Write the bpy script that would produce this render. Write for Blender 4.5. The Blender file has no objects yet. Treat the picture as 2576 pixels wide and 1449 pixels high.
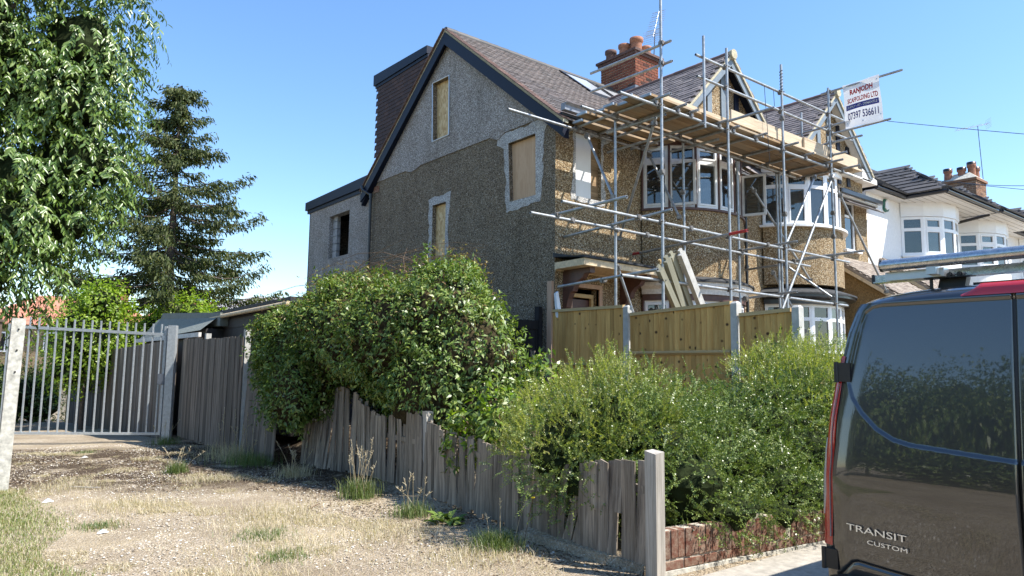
import bpy, math, random
import numpy as np
from mathutils import Matrix, Vector
from mathutils.geometry import tessellate_polygon
R=math.radians
random.seed(7); rng=np.random.default_rng(7)
scene=bpy.context.scene
COL=scene.collection
# World frame: x runs along the house fronts, y runs from the street to the back gardens, z up.
# ---------------------------------------------------------------- camera
cam_d=bpy.data.cameras.new('camera'); cam=bpy.data.objects.new('camera',cam_d); COL.objects.link(cam)
cam_d.sensor_width=36; cam_d.lens=36*1820/2576; cam_d.clip_start=.05; cam_d.clip_end=3000
CAMP=Vector((-8.763,-9.633,1.55))
cam.matrix_world=Matrix.Translation(CAMP)@Matrix.Rotation(R(-38.9),4,'Z')@Matrix.Rotation(R(96.5),4,'X')@Matrix.Rotation(R(.76),4,'Z')
scene.camera=cam
# ---------------------------------------------------------------- sky and sun
EL=R(53.8); REL=R(35)
sdir=Vector((math.sin(REL)*math.cos(EL),-math.cos(REL)*math.cos(EL),math.sin(EL)))
w=bpy.data.worlds.new('World'); scene.world=w; w.use_nodes=True
nt=w.node_tree; nt.nodes.clear()
out=nt.nodes.new('ShaderNodeOutputWorld'); bg=nt.nodes.new('ShaderNodeBackground'); sky=nt.nodes.new('ShaderNodeTexSky')
sky.sky_type='NISHITA'; sky.sun_disc=False; sky.sun_elevation=EL; sky.sun_rotation=math.atan2(sdir.x,sdir.y)
sky.air_density=1.15; sky.dust_density=.35; sky.ozone_density=3.2; sky.altitude=50
bg.inputs[1].default_value=.14
hs=nt.nodes.new('ShaderNodeHueSaturation'); hs.inputs['Saturation'].default_value=1.14; hs.inputs['Hue'].default_value=.502; nt.links.new(sky.outputs[0],hs.inputs['Color']); nt.links.new(hs.outputs[0],bg.inputs[0]); nt.links.new(bg.outputs[0],out.inputs[0])
sd=bpy.data.lights.new('sun','SUN'); sun=bpy.data.objects.new('sun',sd); COL.objects.link(sun)
sd.energy=5.0; sd.angle=R(.5); sd.color=(1,.95,.87)
sun.rotation_euler=sdir.to_track_quat('Z','Y').to_euler()
scene.view_settings.view_transform='Standard'; scene.view_settings.look='None'
scene.view_settings.exposure=.98; scene.view_settings.gamma=1
scene.render.engine='CYCLES'
scene.cycles.max_bounces=8; scene.cycles.transparent_max_bounces=10
# ---------------------------------------------------------------- object helpers
def obj(name,me,mat=None,parent=None,loc=None,kind=None,label=None,cat=None,group=None):
    o=bpy.data.objects.new(name,me)
    if mat is not None and me is not None and len(me.materials)==0: me.materials.append(mat)
    COL.objects.link(o)
    if parent is not None:
        o.parent=parent
        pl=root_loc(parent)
        o.location=(loc-pl) if loc is not None else (-pl if parent.parent is None else Vector((0,0,0)))
    elif loc is not None: o.location=loc
    if kind: o['kind']=kind
    if label: o['label']=label
    if cat: o['category']=cat
    if group: o['group']=group
    return o
def root_loc(p):
    l=Vector((0,0,0))
    while p is not None: l=l+p.location; p=p.parent
    return l
def thing(name,label,cat,loc=(0,0,0),group=None):
    o=bpy.data.objects.new(name,None); COL.objects.link(o); o.location=loc; o.empty_display_size=.2
    o['label']=label; o['category']=cat
    if group: o['group']=group
    return o
def np_mesh(name,V,F,smooth=False):
    """V (n,3) array, F (m,k) array of equal-sized faces"""
    me=bpy.data.meshes.new(name); V=np.asarray(V,dtype=np.float32); F=np.asarray(F,dtype=np.int32); m,k=F.shape
    me.vertices.add(len(V)); me.vertices.foreach_set('co',V.ravel())
    me.loops.add(m*k); me.loops.foreach_set('vertex_index',F.ravel())
    me.polygons.add(m); me.polygons.foreach_set('loop_start',np.arange(0,m*k,k,dtype=np.int32))
    if smooth: me.polygons.foreach_set('use_smooth',np.ones(m,dtype=bool))
    me.update(calc_edges=True); me.validate(); return me
class MB:
    def __init__(s): s.v=[]; s.f=[]; s.sm=[]
    def add(s,vs,fs,M=None,smooth=False):
        b=len(s.v)
        for p in vs:
            p=Vector(p); s.v.append(tuple(M@p) if M is not None else tuple(p))
        for f in fs: s.f.append(tuple(b+i for i in f)); s.sm.append(smooth)
        return s
    def box(s,a,b,M=None):
        x0,y0,z0=[min(a[i],b[i]) for i in range(3)]; x1,y1,z1=[max(a[i],b[i]) for i in range(3)]
        return s.add([(x0,y0,z0),(x1,y0,z0),(x1,y1,z0),(x0,y1,z0),(x0,y0,z1),(x1,y0,z1),(x1,y1,z1),(x0,y1,z1)],
            [(0,3,2,1),(4,5,6,7),(0,1,5,4),(1,2,6,5),(2,3,7,6),(3,0,4,7)],M)
    def tube(s,p,q,r,n=10,r2=None,cap=True,hollow=False):
        p=Vector(p); q=Vector(q); d=(q-p); L=d.length; M=Matrix.Translation(p)@d.to_track_quat('Z','Y').to_matrix().to_4x4()
        r2=r if r2 is None else r2
        vs=[];fs=[]
        for i in range(n):
            a=2*math.pi*i/n; vs.append((r*math.cos(a),r*math.sin(a),0)); vs.append((r2*math.cos(a),r2*math.sin(a),L))
        for i in range(n):
            j=(i+1)%n; fs.append((2*i,2*j,2*j+1,2*i+1))
        s.add(vs,fs,M,True)
        if hollow:
            vs=[];fs=[]
            for i in range(n):
                a=2*math.pi*i/n; c,si=math.cos(a),math.sin(a)
                vs+=[(r*c,r*si,0),(r*.78*c,r*.78*si,0),(r*.78*c,r*.78*si,.12),(r*c,r*si,L),(r*.78*c,r*.78*si,L),(r*.78*c,r*.78*si,L-.12)]
            for i in range(n):
                j=(i+1)%n
                fs+=[(6*i,6*i+1,6*j+1,6*j),(6*i+1,6*i+2,6*j+2,6*j+1),(6*i+3,6*j+3,6*j+4,6*i+4),(6*i+4,6*j+4,6*j+5,6*i+5)]
            s.add(vs,fs,M); s.add([vs[6*i+2] for i in range(n)],[tuple(range(n))],M); s.add([vs[6*i+5] for i in range(n)],[tuple(range(n))],M)
        elif cap:
            s.add([(r*math.cos(2*math.pi*i/n),r*math.sin(2*math.pi*i/n),0) for i in range(n)],[tuple(range(n))[::-1]],M)
            s.add([(r2*math.cos(2*math.pi*i/n),r2*math.sin(2*math.pi*i/n),L) for i in range(n)],[tuple(range(n))],M)
        return s
    def prism(s,pts,ax,a,b,M=None):
        """extrude a 2D outline along axis ax ('x','y','z') from a to b"""
        def P(p,t):
            return {'x':(t,p[0],p[1]),'y':(p[0],t,p[1]),'z':(p[0],p[1],t)}[ax]
        n=len(pts); vs=[P(p,a) for p in pts]+[P(p,b) for p in pts]
        fs=[(i,(i+1)%n,n+(i+1)%n,n+i) for i in range(n)]
        tr=tessellate_polygon([[Vector((p[0],p[1],0)) for p in pts]])
        fs+=[tuple(t) for t in tr]+[tuple(n+i for i in t[::-1]) for t in tr]
        return s.add(vs,fs,M)
    def lathe(s,prof,c,n=16,M=None):
        vs=[];fs=[]
        for r,z in prof:
            for i in range(n):
                a=2*math.pi*i/n; vs.append((c[0]+r*math.cos(a),c[1]+r*math.sin(a),c[2]+z))
        for k in range(len(prof)-1):
            for i in range(n):
                j=(i+1)%n; fs.append((k*n+i,k*n+j,(k+1)*n+j,(k+1)*n+i))
        return s.add(vs,fs,M,True)
    def mesh(s,name):
        me=bpy.data.meshes.new(name); me.from_pydata(s.v,[],s.f)
        me.polygons.foreach_set('use_smooth',s.sm)
        import bmesh
        bm=bmesh.new(); bm.from_mesh(me); bmesh.ops.recalc_face_normals(bm,faces=bm.faces); bm.to_mesh(me); bm.free()
        me.update(); return me
    def build(s,name,mat,parent=None,**k): return obj(name,s.mesh(name),mat,parent,**k)
def arr(m):
    n=len(m.vertices); a=np.empty(n*3,dtype=np.float32); m.vertices.foreach_get('co',a); return a.reshape(-1,3)
def pieces(name,me,mats,mat,parent,limit=300,jitter=0,stuff_name=None):
    """place one small mesh many times: the 300 nearest as objects, the rest joined into one part"""
    if len(me.materials)==0: me.materials.append(mat)
    mats=sorted(mats,key=lambda m:(m.translation-CAMP).length)
    pl=root_loc(parent)
    for m in mats[:limit]:
        o=bpy.data.objects.new(name,me); COL.objects.link(o); o.parent=parent; o.matrix_local=Matrix.Translation(-pl)@m
    rest=mats[limit:]
    if rest:
        base=arr(me); fs=[tuple(p.vertices) for p in me.polygons]; quads=np.array([f for f in fs if len(f)==4]); n=len(base)
        V=[];F=[]
        for i,m in enumerate(rest):
            A=np.array(m); V.append(base@A[:3,:3].T+A[:3,3]); F.append(quads+i*n)
        m2=np_mesh(name,np.concatenate(V),np.concatenate(F)); m2.materials.append(mat)
        obj(stuff_name or name,m2,mat,parent,kind='stuff')
def unit_box(name,sx,sy,sz,bev=0.0):
    b=MB(); 
    if bev<=0: b.box((-sx/2,-sy/2,-sz/2),(sx/2,sy/2,sz/2))
    else:
        x,y,z=sx/2,sy/2,sz/2; vs=[]
        for (zz,k) in ((-z,1),(-z+bev,0),(z-bev,0),(z,1)):
            e=bev*k; vs+=[(-x+e,-y+e,zz),(x-e,-y+e,zz),(x-e,y-e,zz),(-x+e,y-e,zz)]
        fs=[(0,3,2,1),(12,13,14,15)]
        for k in range(3):
            for i in range(4):
                j=(i+1)%4; fs.append((4*k+i,4*k+j,4*k+4+j,4*k+4+i))
        b.add(vs,fs)
    return b.mesh(name)
# ---------------------------------------------------------------- material helpers
class N:
    def __init__(s,name):
        s.m=bpy.data.materials.new(name); s.m.use_nodes=True; s.t=s.m.node_tree; s.t.nodes.clear()
        s.o=s.n('ShaderNodeOutputMaterial'); s.p=s.n('ShaderNodeBsdfPrincipled'); s.l(s.p.outputs[0],s.o.inputs[0])
        s.tc=None
    def n(s,t,**k):
        x=s.t.nodes.new(t)
        for a,b in k.items(): setattr(x,a,b)
        return x
    def l(s,a,b): s.t.links.new(a,b)
    def co(s,scale=(1,1,1),kind='Object'):
        if kind=='World': g=s.n('ShaderNodeNewGeometry').outputs['Position']
        else: g=s.n('ShaderNodeTexCoord').outputs[kind]
        mp=s.n('ShaderNodeMapping'); mp.inputs['Scale'].default_value=scale; s.l(g,mp.inputs[0]); return mp.outputs[0]
    def noise(s,sc,det=4,rough=.55,co=None,dist=0):
        x=s.n('ShaderNodeTexNoise'); x.inputs['Scale'].default_value=sc; x.inputs['Detail'].default_value=det; x.inputs['Roughness'].default_value=rough; x.inputs['Distortion'].default_value=dist
        if co is not None: s.l(co,x.inputs['Vector'])
        return x.outputs['Fac']
    def vor(s,sc,co=None,feat='F1'):
        x=s.n('ShaderNodeTexVoronoi',feature=feat); x.inputs['Scale'].default_value=sc
        if co is not None: s.l(co,x.inputs['Vector'])
        return x
    def ramp(s,fac,stops,interp='LINEAR'):
        x=s.n('ShaderNodeValToRGB'); x.color_ramp.interpolation=interp; e=x.color_ramp.elements
        while len(e)<len(stops): e.new(.5)
        for i,(p,c) in enumerate(stops):
            e[i].position=p; e[i].color=(c if len(c)==4 else (*c,1)) if not isinstance(c,(int,float)) else (c,c,c,1)
        s.l(fac,x.inputs[0]); return x.outputs[0]
    def mix(s,f,a,b,mode='MIX'):
        x=s.n('ShaderNodeMix',data_type='RGBA',blend_type=mode)
        for i,v in ((0,f),(6,a),(7,b)):
            if hasattr(v,'is_linked') or hasattr(v,'links'): s.l(v,x.inputs[i])
            else: x.inputs[i].default_value=v if i==0 else (*v[:3],1)
        return x.outputs[2]
    def math(s,op,a,b=0.):
        x=s.n('ShaderNodeMath',operation=op)
        for i,v in ((0,a),(1,b)):
            if hasattr(v,'links'): s.l(v,x.inputs[i])
            else: x.inputs[i].default_value=v
        return x.outputs[0]
    def bump(s,h,st=.3,dist=.01):
        x=s.n('ShaderNodeBump'); x.inputs['Strength'].default_value=st; x.inputs['Distance'].default_value=dist; s.l(h,x.inputs['Height']); s.l(x.outputs[0],s.p.inputs['Normal']); return x
    def set(s,**k):
        for a,v in k.items():
            i={'col':'Base Color','rough':'Roughness','metal':'Metallic','spec':'Specular IOR Level','coat':'Coat Weight','coatr':'Coat Roughness','ior':'IOR'}[a]
            if hasattr(v,'links'): s.l(v,s.p.inputs[i])
            elif i=='Base Color': s.p.inputs[i].default_value=(*v,1)
            else: s.p.inputs[i].default_value=v
        return s.m
    def rnd(s): return s.n('ShaderNodeObjectInfo').outputs['Random']
    def isl(s): return s.n('ShaderNodeNewGeometry').outputs['Random Per Island']
def plain(name,c,rough=.6,metal=0,var=.18,sc=6,bump=.0,spec=.5,kind='World'):
    n=N(name); co=n.co(kind=kind); f=n.noise(sc,5,.6,co)
    d=tuple(x*(1-var) for x in c); b=tuple(min(1,x*(1+var)) for x in c)
    n.set(col=n.ramp(f,[(.3,d),(.7,b)]),rough=rough,metal=metal,spec=spec)
    if bump: n.bump(n.noise(sc*12,4,.6,co),bump,.01)
    return n.m
def dash(name,cols,stain,sc=75,dark=.35,bumpst=.9,stainlo=.45,streak=0):
    """pebbledash: one random colour per pebble, shadows between them, weather stains"""
    n=N(name); co=n.co(kind='World')
    v=n.vor(sc,co); k=len(cols)
    c=n.ramp(n.n('ShaderNodeSeparateColor').outputs[0],[(0,cols[0])]) if False else None
    sp=n.n('ShaderNodeSeparateColor'); n.l(v.outputs['Color'],sp.inputs[0])
    c=n.ramp(sp.outputs[0],[((i/k),cc) for i,cc in enumerate(cols)],'CONSTANT')
    v2=n.vor(sc*.42,co); sp2=n.n('ShaderNodeSeparateColor'); n.l(v2.outputs['Color'],sp2.inputs[0])
    c=n.mix(n.math('MULTIPLY',sp2.outputs[1],.35),c,tuple(x*.55 for x in cols[0]))
    gap=n.ramp(v.outputs['Distance'],[(.35,1.),(.75,dark)])
    c=n.mix(1,c,gap,'MULTIPLY')
    st=n.noise(.9,6,.65,co,.4); c=n.mix(n.ramp(st,[(stainlo,0.),(.75,.75)]),c,n.mix(1,c,stain,'MULTIPLY'))
    if streak:
        s2=n.noise(1.,6,.7,n.co((3.2,3.2,.35),'World')); c=n.mix(n.ramp(s2,[(.5,0.),(.72,streak)]),c,n.mix(1,c,(.4,.4,.38),'MULTIPLY'))
    n.set(col=c,rough=.9,spec=.2); n.bump(n.math('SUBTRACT',1.,v.outputs['Distance']),bumpst,.012); return n.m
def wood(name,a,b,axis='z',sc=14,knots=False,rough=.75,objvar=.35,grey=None,stretch=14):
    n=N(name); s={'x':(1/stretch,1,1),'y':(1,1/stretch,1),'z':(1,1,1/stretch)}[axis]
    rnd=n.rnd(); tc=n.n('ShaderNodeTexCoord').outputs['Object']
    ad=n.n('ShaderNodeVectorMath',operation='ADD'); n.l(tc,ad.inputs[0])
    cb=n.n('ShaderNodeCombineXYZ'); n.l(n.math('MULTIPLY',rnd,37.),cb.inputs[0]); n.l(n.math('MULTIPLY',rnd,91.),cb.inputs[2]); n.l(cb.outputs[0],ad.inputs[1])
    mp=n.n('ShaderNodeMapping'); mp.inputs['Scale'].default_value=s; n.l(ad.outputs[0],mp.inputs[0]); co=mp.outputs[0]
    f=n.noise(sc,7,.72,co,.6); f2=n.noise(sc*4,4,.7,co)
    c=n.ramp(n.math('ADD',n.math('MULTIPLY',f,.7),n.math('MULTIPLY',f2,.3)),[(.34,a),(.64,b)])
    if grey is not None: c=n.mix(n.ramp(n.noise(1.7,4,.6,ad.outputs[0]),[(.42,0.),(.62,.85)]),c,grey)
    hv=n.n('ShaderNodeHueSaturation'); hv.inputs['Hue'].default_value=.5; n.l(c,hv.inputs['Color'])
    n.l(n.math('ADD',n.math('MULTIPLY',rnd,objvar),1-objvar*.5),hv.inputs['Value']); c=hv.outputs[0]
    if knots:
        v=n.vor(6.5,ad.outputs[0]); kn=n.ramp(v.outputs['Distance'],[(.10,1.),(.19,0.)]); c=n.mix(kn,c,(.07,.035,.015))
    n.set(col=c,rough=rough,spec=.25); n.bump(f2,.35,.006); return n.m
def leafmat(name,cols,trans=.35,rough=.38,spec=.5,bright=1.):
    n=N(name); r=n.isl(); k=len(cols)
    c=n.ramp(r,[(i/max(1,k-1),tuple(x*bright for x in cc)) for i,cc in enumerate(cols)])
    n.set(col=c,rough=rough,spec=spec)
    t=n.n('ShaderNodeBsdfTranslucent'); n.l(n.mix(1.,c,(1.5,1.7,.6),'MULTIPLY'),t.inputs[0])
    mx=n.n('ShaderNodeMixShader'); mx.inputs[0].default_value=trans; n.l(n.p.outputs[0],mx.inputs[1]); n.l(t.outputs[0],mx.inputs[2]); n.l(mx.outputs[0],n.o.inputs[0]); return n.m
def glass(name,tint=(.03,.035,.04),tr=.55):
    n=N(name); n.set(col=tint,rough=.03,spec=.9); t=n.n('ShaderNodeBsdfTransparent'); t.inputs[0].default_value=(.85,.9,.9,1)
    mx=n.n('ShaderNodeMixShader'); fr=n.n('ShaderNodeFresnel'); fr.inputs[0].default_value=1.5
    g=n.n('ShaderNodeBsdfGlossy'); g.inputs['Roughness'].default_value=.01
    m1=n.n('ShaderNodeMixShader'); m1.inputs[0].default_value=1-tr; n.l(t.outputs[0],m1.inputs[1]); n.l(n.p.outputs[0],m1.inputs[2])
    n.l(n.math('MULTIPLY',fr.outputs[0],1.6),mx.inputs[0]); n.l(m1.outputs[0],mx.inputs[1]); n.l(g.outputs[0],mx.inputs[2]); n.l(mx.outputs[0],n.o.inputs[0]); return n.m
def tilemat(name,cols,rough=.75,lich=None,islands=True):
    n=N(name); co=n.co(kind='World')
    w=n.n('ShaderNodeTexWhiteNoise'); w.noise_dimensions='1D'
    n.l(n.math('ADD',n.math('MULTIPLY',n.isl(),13.),n.math('MULTIPLY',n.rnd(),7.)),w.inputs['W']); k=len(cols)
    c=n.ramp(w.outputs['Value'],[(i/(k-1),cc) for i,cc in enumerate(cols)])
    c=n.mix(n.ramp(n.noise(30,5,.7,co),[(.45,0.),(.75,.55)]),c,lich or tuple(x*.6 for x in cols[0]))
    n.set(col=c,rough=rough,spec=.3); n.bump(n.noise(90,3,.6,co),.3,.004); return n.m
# palette
M={}
M['dash_brown']=dash('brown_pebbledash',[(.33,.255,.17),(.15,.11,.075),(.44,.37,.27),(.21,.16,.11),(.62,.56,.46),(.10,.08,.055),(.29,.23,.16)],(.76,.72,.70),sc=72,dark=.38,streak=.45)
M['dash_tan']=dash('tan_pebbledash',[(.50,.37,.21),(.28,.18,.095),(.62,.49,.31),(.36,.24,.13),(.78,.68,.5),(.22,.14,.075),(.46,.33,.18)],(.75,.7,.64),sc=58,dark=.3,streak=.3)
M['dash_grey']=dash('pale_grey_pebbledash',[(.50,.45,.41),(.30,.265,.24),(.64,.60,.56),(.38,.345,.315),(.80,.77,.73),(.22,.195,.175),(.46,.415,.38)],(.66,.62,.56),sc=72,dark=.45,streak=.5)
M['dash_patch']=dash('fresh_white_pebbledash',[(.60,.59,.57),(.40,.39,.38),(.74,.73,.71),(.50,.48,.46),(.84,.83,.81)],(.75,.73,.7),sc=58,dark=.45)
M['dash_orange']=dash('orange_pebbledash',[(.46,.30,.13),(.30,.19,.08),(.55,.39,.2),(.38,.25,.11)],(.8,.75,.7))
M['navy']=plain('anthracite_board',(.006,.010,.024),.5,var=.1,spec=.25)
M['mortar']=plain('verge_mortar',(.42,.38,.27),.9,var=.25,sc=20,bump=.5)
M['tile_brown']=tilemat('brown_clay_tile',[(.080,.066,.062),(.12,.10,.094),(.065,.06,.058),(.155,.125,.115),(.10,.09,.088)],.7,(.25,.225,.21))
M['tile_hung']=tilemat('dark_hung_tile',[(.045,.028,.026),(.065,.04,.036),(.05,.034,.034),(.085,.05,.042)],.75,(.03,.022,.02))
M['tile_verge']=tilemat('verge_tile_red',[(.17,.10,.08),(.12,.08,.068),(.22,.14,.115)],.75)
M['tile_dark']=tilemat('dark_interlocking_tile',[(.10,.09,.09),(.15,.13,.13),(.20,.175,.17),(.08,.07,.07),(.24,.21,.20)],.65,(.27,.25,.24))
M['tile_far']=tilemat('black_roof_tile',[(.04,.04,.042),(.06,.058,.058),(.085,.08,.078)],.6,(.13,.12,.115))
M['tile_weather']=tilemat('weathered_tile',[(.22,.18,.15),(.30,.25,.21),(.17,.13,.11),(.36,.31,.26)],.85,(.42,.39,.33))
M['tile_red']=plain('red_roof_tile',(.42,.16,.09),.85,var=.25,sc=3,bump=.3)
M['tile_greyroof']=plain('grey_roof_tile',(.24,.225,.22),.85,var=.25,sc=3,bump=.3)
n=N('chimney_brick'); r_=n.rnd(); co=n.co(kind='World'); c=n.ramp(r_,[(0,(.17,.055,.034)),(.3,(.23,.08,.048)),(.55,(.14,.045,.032)),(.8,(.27,.105,.06)),(.9,(.12,.045,.035)),(1,(.02,.018,.02))])
c=n.mix(n.ramp(n.noise(25,5,.7,co),[(.45,0.),(.8,.6)]),c,(.12,.06,.045)); n.set(col=c,rough=.9,spec=.2); n.bump(n.noise(70,3,.6,co),.4,.006); M['brick']=n.m
n=N('wall_brick'); r_=n.rnd(); co=n.co(kind='World'); c=n.ramp(r_,[(0,(.11,.042,.028)),(.4,(.18,.075,.048)),(.7,(.09,.04,.03)),(1,(.23,.11,.075))])
c=n.mix(n.ramp(n.noise(16,6,.75,co),[(.42,0.),(.68,.85)]),c,(.30,.24,.18)); n.set(col=c,rough=.92,spec=.2); n.bump(n.noise(60,4,.7,co),.7,.008); M['wallbrick']=n.m
M['joint']=plain('brick_mortar',(.50,.44,.36),.95,var=.2,sc=30,bump=.4)
M['terracotta']=plain('terracotta_pot',(.28,.12,.07),.8,var=.3,sc=12,bump=.2)
M['soot_pot']=plain('sooty_pot',(.10,.055,.045),.85,var=.4,sc=12,bump=.2)
M['lead']=plain('grey_lead',(.12,.135,.16),.55,metal=.2,var=.2,sc=8)
n=N('galvanised_tube'); co=n.co(kind='World'); f=n.noise(9,6,.7,co); c=n.ramp(f,[(.3,(.20,.215,.225)),(.55,(.36,.375,.385)),(.8,(.50,.51,.51))]); n.set(col=c,rough=n.ramp(n.noise(30,3,.6,co),[(.3,.34),(.7,.58)]),metal=.55,spec=.5); M['tube']=n.m
M['coupler']=plain('rusty_coupler',(.20,.18,.16),.5,metal=.7,var=.5,sc=30)
M['redtube']=plain('red_painted_tube',(.40,.03,.03),.5,var=.3,sc=14)
M['board']=wood('scaffold_board',(.13,.08,.04),(.42,.29,.165),'x',12,grey=(.25,.20,.14),objvar=.6)
M['toe']=wood('pale_toe_board',(.26,.19,.12),(.66,.55,.40),'x',12,objvar=.4,grey=(.42,.35,.26))
M['hoop']=plain('board_end_hoop',(.35,.37,.38),.45,metal=.7)
M['fence_new']=wood('treated_fence_board',(.40,.21,.06),(.66,.41,.145),'z',10,knots=True,objvar=.45)
M['fence_rail']=wood('treated_rail',(.40,.27,.125),(.55,.40,.20),'y',10,objvar=.15)
M['fence_old']=wood('weathered_grey_board',(.045,.034,.025),(.40,.335,.265),'z',16,objvar=.5,stretch=22)
M['fence_mid']=wood('shaded_brown_board',(.04,.032,.026),(.24,.20,.165),'z',16,objvar=.9,stretch=22)  # browner, darker copy of the old board; deep shade put into its colour
M['fence_dark']=wood('dark_weathered_board',(.06,.042,.032),(.22,.165,.125),'z',14,objvar=.5,stretch=20)
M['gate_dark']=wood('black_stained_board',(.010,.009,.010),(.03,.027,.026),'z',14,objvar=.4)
M['post_old']=wood('weathered_post',(.20,.18,.15),(.56,.52,.46),'z',18,objvar=.2,stretch=25)
M['pinkwood']=wood('bare_softwood',(.36,.22,.14),(.50,.34,.24),'z',14,objvar=.2)
M['timber_green']=wood('treated_timber_length',(.19,.18,.13),(.31,.30,.225),'x',14,objvar=.35)
M['concrete']=plain('concrete',(.43,.42,.39),.9,var=.2,sc=7,bump=.35)
M['concrete_old']=plain('lichened_concrete',(.47,.45,.39),.92,var=.4,sc=14,bump=.6)
n=N('osb_board'); co=n.co(kind='World'); v=n.vor(28,n.co((1,1,.45),'World')); sp=n.n('ShaderNodeSeparateColor'); n.l(v.outputs['Color'],sp.inputs[0]); n.set(col=n.ramp(sp.outputs[0],[(0,(.42,.27,.12)),(.5,(.56,.40,.20)),(1,(.66,.52,.30))]),rough=.7); M['osb']=n.m
M['ply']=wood('plywood_sheet',(.42,.26,.15),(.58,.41,.27),'z',6,objvar=0,stretch=7)
M['upvc']=plain('white_upvc',(.80,.81,.82),.35,var=.03)
M['upvc_grime']=plain('grimy_white_upvc',(.62,.61,.60),.4,var=.12,sc=10)
M['glass']=glass('window_glass',tr=.6); M['glass_dirty']=glass('dusty_glass',(.06,.06,.055),.35)
M['curtain']=plain('pale_curtain',(.55,.58,.58),.9,var=.2,sc=3); M['blind']=plain('white_blind',(.62,.66,.70),.6,var=.08)
M['dark']=plain('dark_interior',(.012,.011,.010),.9,var=.3); M['room']=plain('room_wall',(.16,.15,.14),.9,var=.2)
M['black']=plain('black_plastic',(.012,.012,.014),.4,var=.2); M['blackgloss']=plain('black_gutter',(.018,.018,.02),.28,var=.3,sc=9)
M['greyfascia']=plain('blue_grey_fascia',(.17,.205,.235),.5,var=.18,sc=7)
M['gutter_grey']=plain('dusty_grey_gutter',(.20,.22,.26),.45,var=.25,sc=10)
M['brown_paint']=plain('brown_painted_timber',(.085,.038,.028),.5,var=.25,sc=12)
M['cream']=plain('bare_cream_timber',(.58,.46,.30),.75,var=.22,sc=14,bump=.2)
M['whiteflake']=plain('flaking_white_timber',(.62,.58,.53),.7,var=.2,sc=18,bump=.2)
M['felt']=plain('black_roof_felt',(.03,.032,.035),.8,var=.5,sc=10,bump=.5)
M['felt_green']=plain('grey_green_felt',(.17,.19,.175),.95,var=.15,sc=12,bump=.5)
M['render_white']=plain('white_render',(.80,.80,.79),.85,var=.05,sc=10,bump=.35)
M['soffit']=plain('white_soffit',(.66,.64,.60),.6,var=.06,sc=8)
M['skyglass']=plain('sky_white_pane',(.80,.82,.84),.22,metal=.6,var=.05)  # pale base colour stands in for sky mirrored softly in the pane
M['alu']=plain('aluminium',(.55,.56,.57),.35,metal=.9,var=.1)
M['gate_metal']=plain('galvanised_gate',(.47,.50,.52),.42,metal=.45,var=.16,sc=20)
M['block']=plain('grey_blockwork',(.30,.30,.30),.9,var=.2,sc=12,bump=.4)
M['bark']=plain('grey_brown_bark',(.11,.085,.065),.95,var=.4,sc=14,bump=.8)
M['twig']=plain('brown_twig',(.16,.10,.06),.9,var=.4,sc=20)
M['foam']=plain('white_wrapped_bundle',(.72,.76,.82),.5,var=.1,sc=10)
M['boxdark']=plain('dark_timber_cladding',(.02,.017,.016),.7,var=.4,sc=5,bump=.3)
# ---------------------------------------------------------------- terrain
def sst(a,b,x): t=np.clip((x-a)/(b-a),0,1); return t*t*(3-2*t)
def ground_z(x,y):
    x=np.asarray(x,float); y=np.asarray(y,float)
    plot=.82*sst(-4.15,-1.2,x)*sst(-6.1,-4.6,y)
    slope=np.where(y>5,-.036*(y-5),0.)*(1-sst(-4.3,-2.5,x))
    slope=np.maximum(slope,-.75)
    return plot+slope
def gz(x,y): return float(ground_z(x,y))
xs=np.concatenate([[-900,-400,-150,-80,-45,-30,-22,-16,-13],np.arange(-11.5,2.01,.25),[3,5,8,12,18,26,40,70,130,300,900]])
ys=np.concatenate([[-900,-300,-100,-50,-30,-20,-14,-11.5],np.arange(-10.5,12.01,.25),[14,17,20,24,28,34,42,60,100,200,400,900]])
X,Y=np.meshgrid(xs,ys); nx=len(xs)
inn=(np.abs(X)<14)&(np.abs(Y)<14)
Z=ground_z(X,Y)+np.where(inn,(np.sin(X*2.7+Y*1.3)*np.sin(Y*2.1-X*.7))*.012,0)
idx=np.arange(len(ys)*nx).reshape(len(ys),nx)
F=np.stack([idx[:-1,:-1],idx[:-1,1:],idx[1:,1:],idx[1:,:-1]],-1).reshape(-1,4)
n=N('dry_gravelly_ground'); co=n.co(kind='World')
v=n.vor(55,co); sp=n.n('ShaderNodeSeparateColor'); n.l(v.outputs['Color'],sp.inputs[0])
c=n.ramp(sp.outputs[0],[(0,(.30,.24,.17)),(.25,(.42,.35,.26)),(.5,(.24,.19,.135)),(.72,(.52,.45,.35)),(.93,(.68,.63,.55))],'CONSTANT')
c=n.mix(n.ramp(n.noise(160,3,.6,co),[(.3,0.),(.7,.5)]),c,(.40,.33,.23))
st=n.noise(1.3,7,.68,co,.5); c=n.mix(n.ramp(st,[(.46,0.),(.66,.6)]),c,(.46,.38,.25))
c=n.mix(n.ramp(n.noise(.8,6,.7,n.co((1,1,1),'World')),[(.5,0.),(.66,.8)]),c,(.27,.215,.15))
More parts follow.
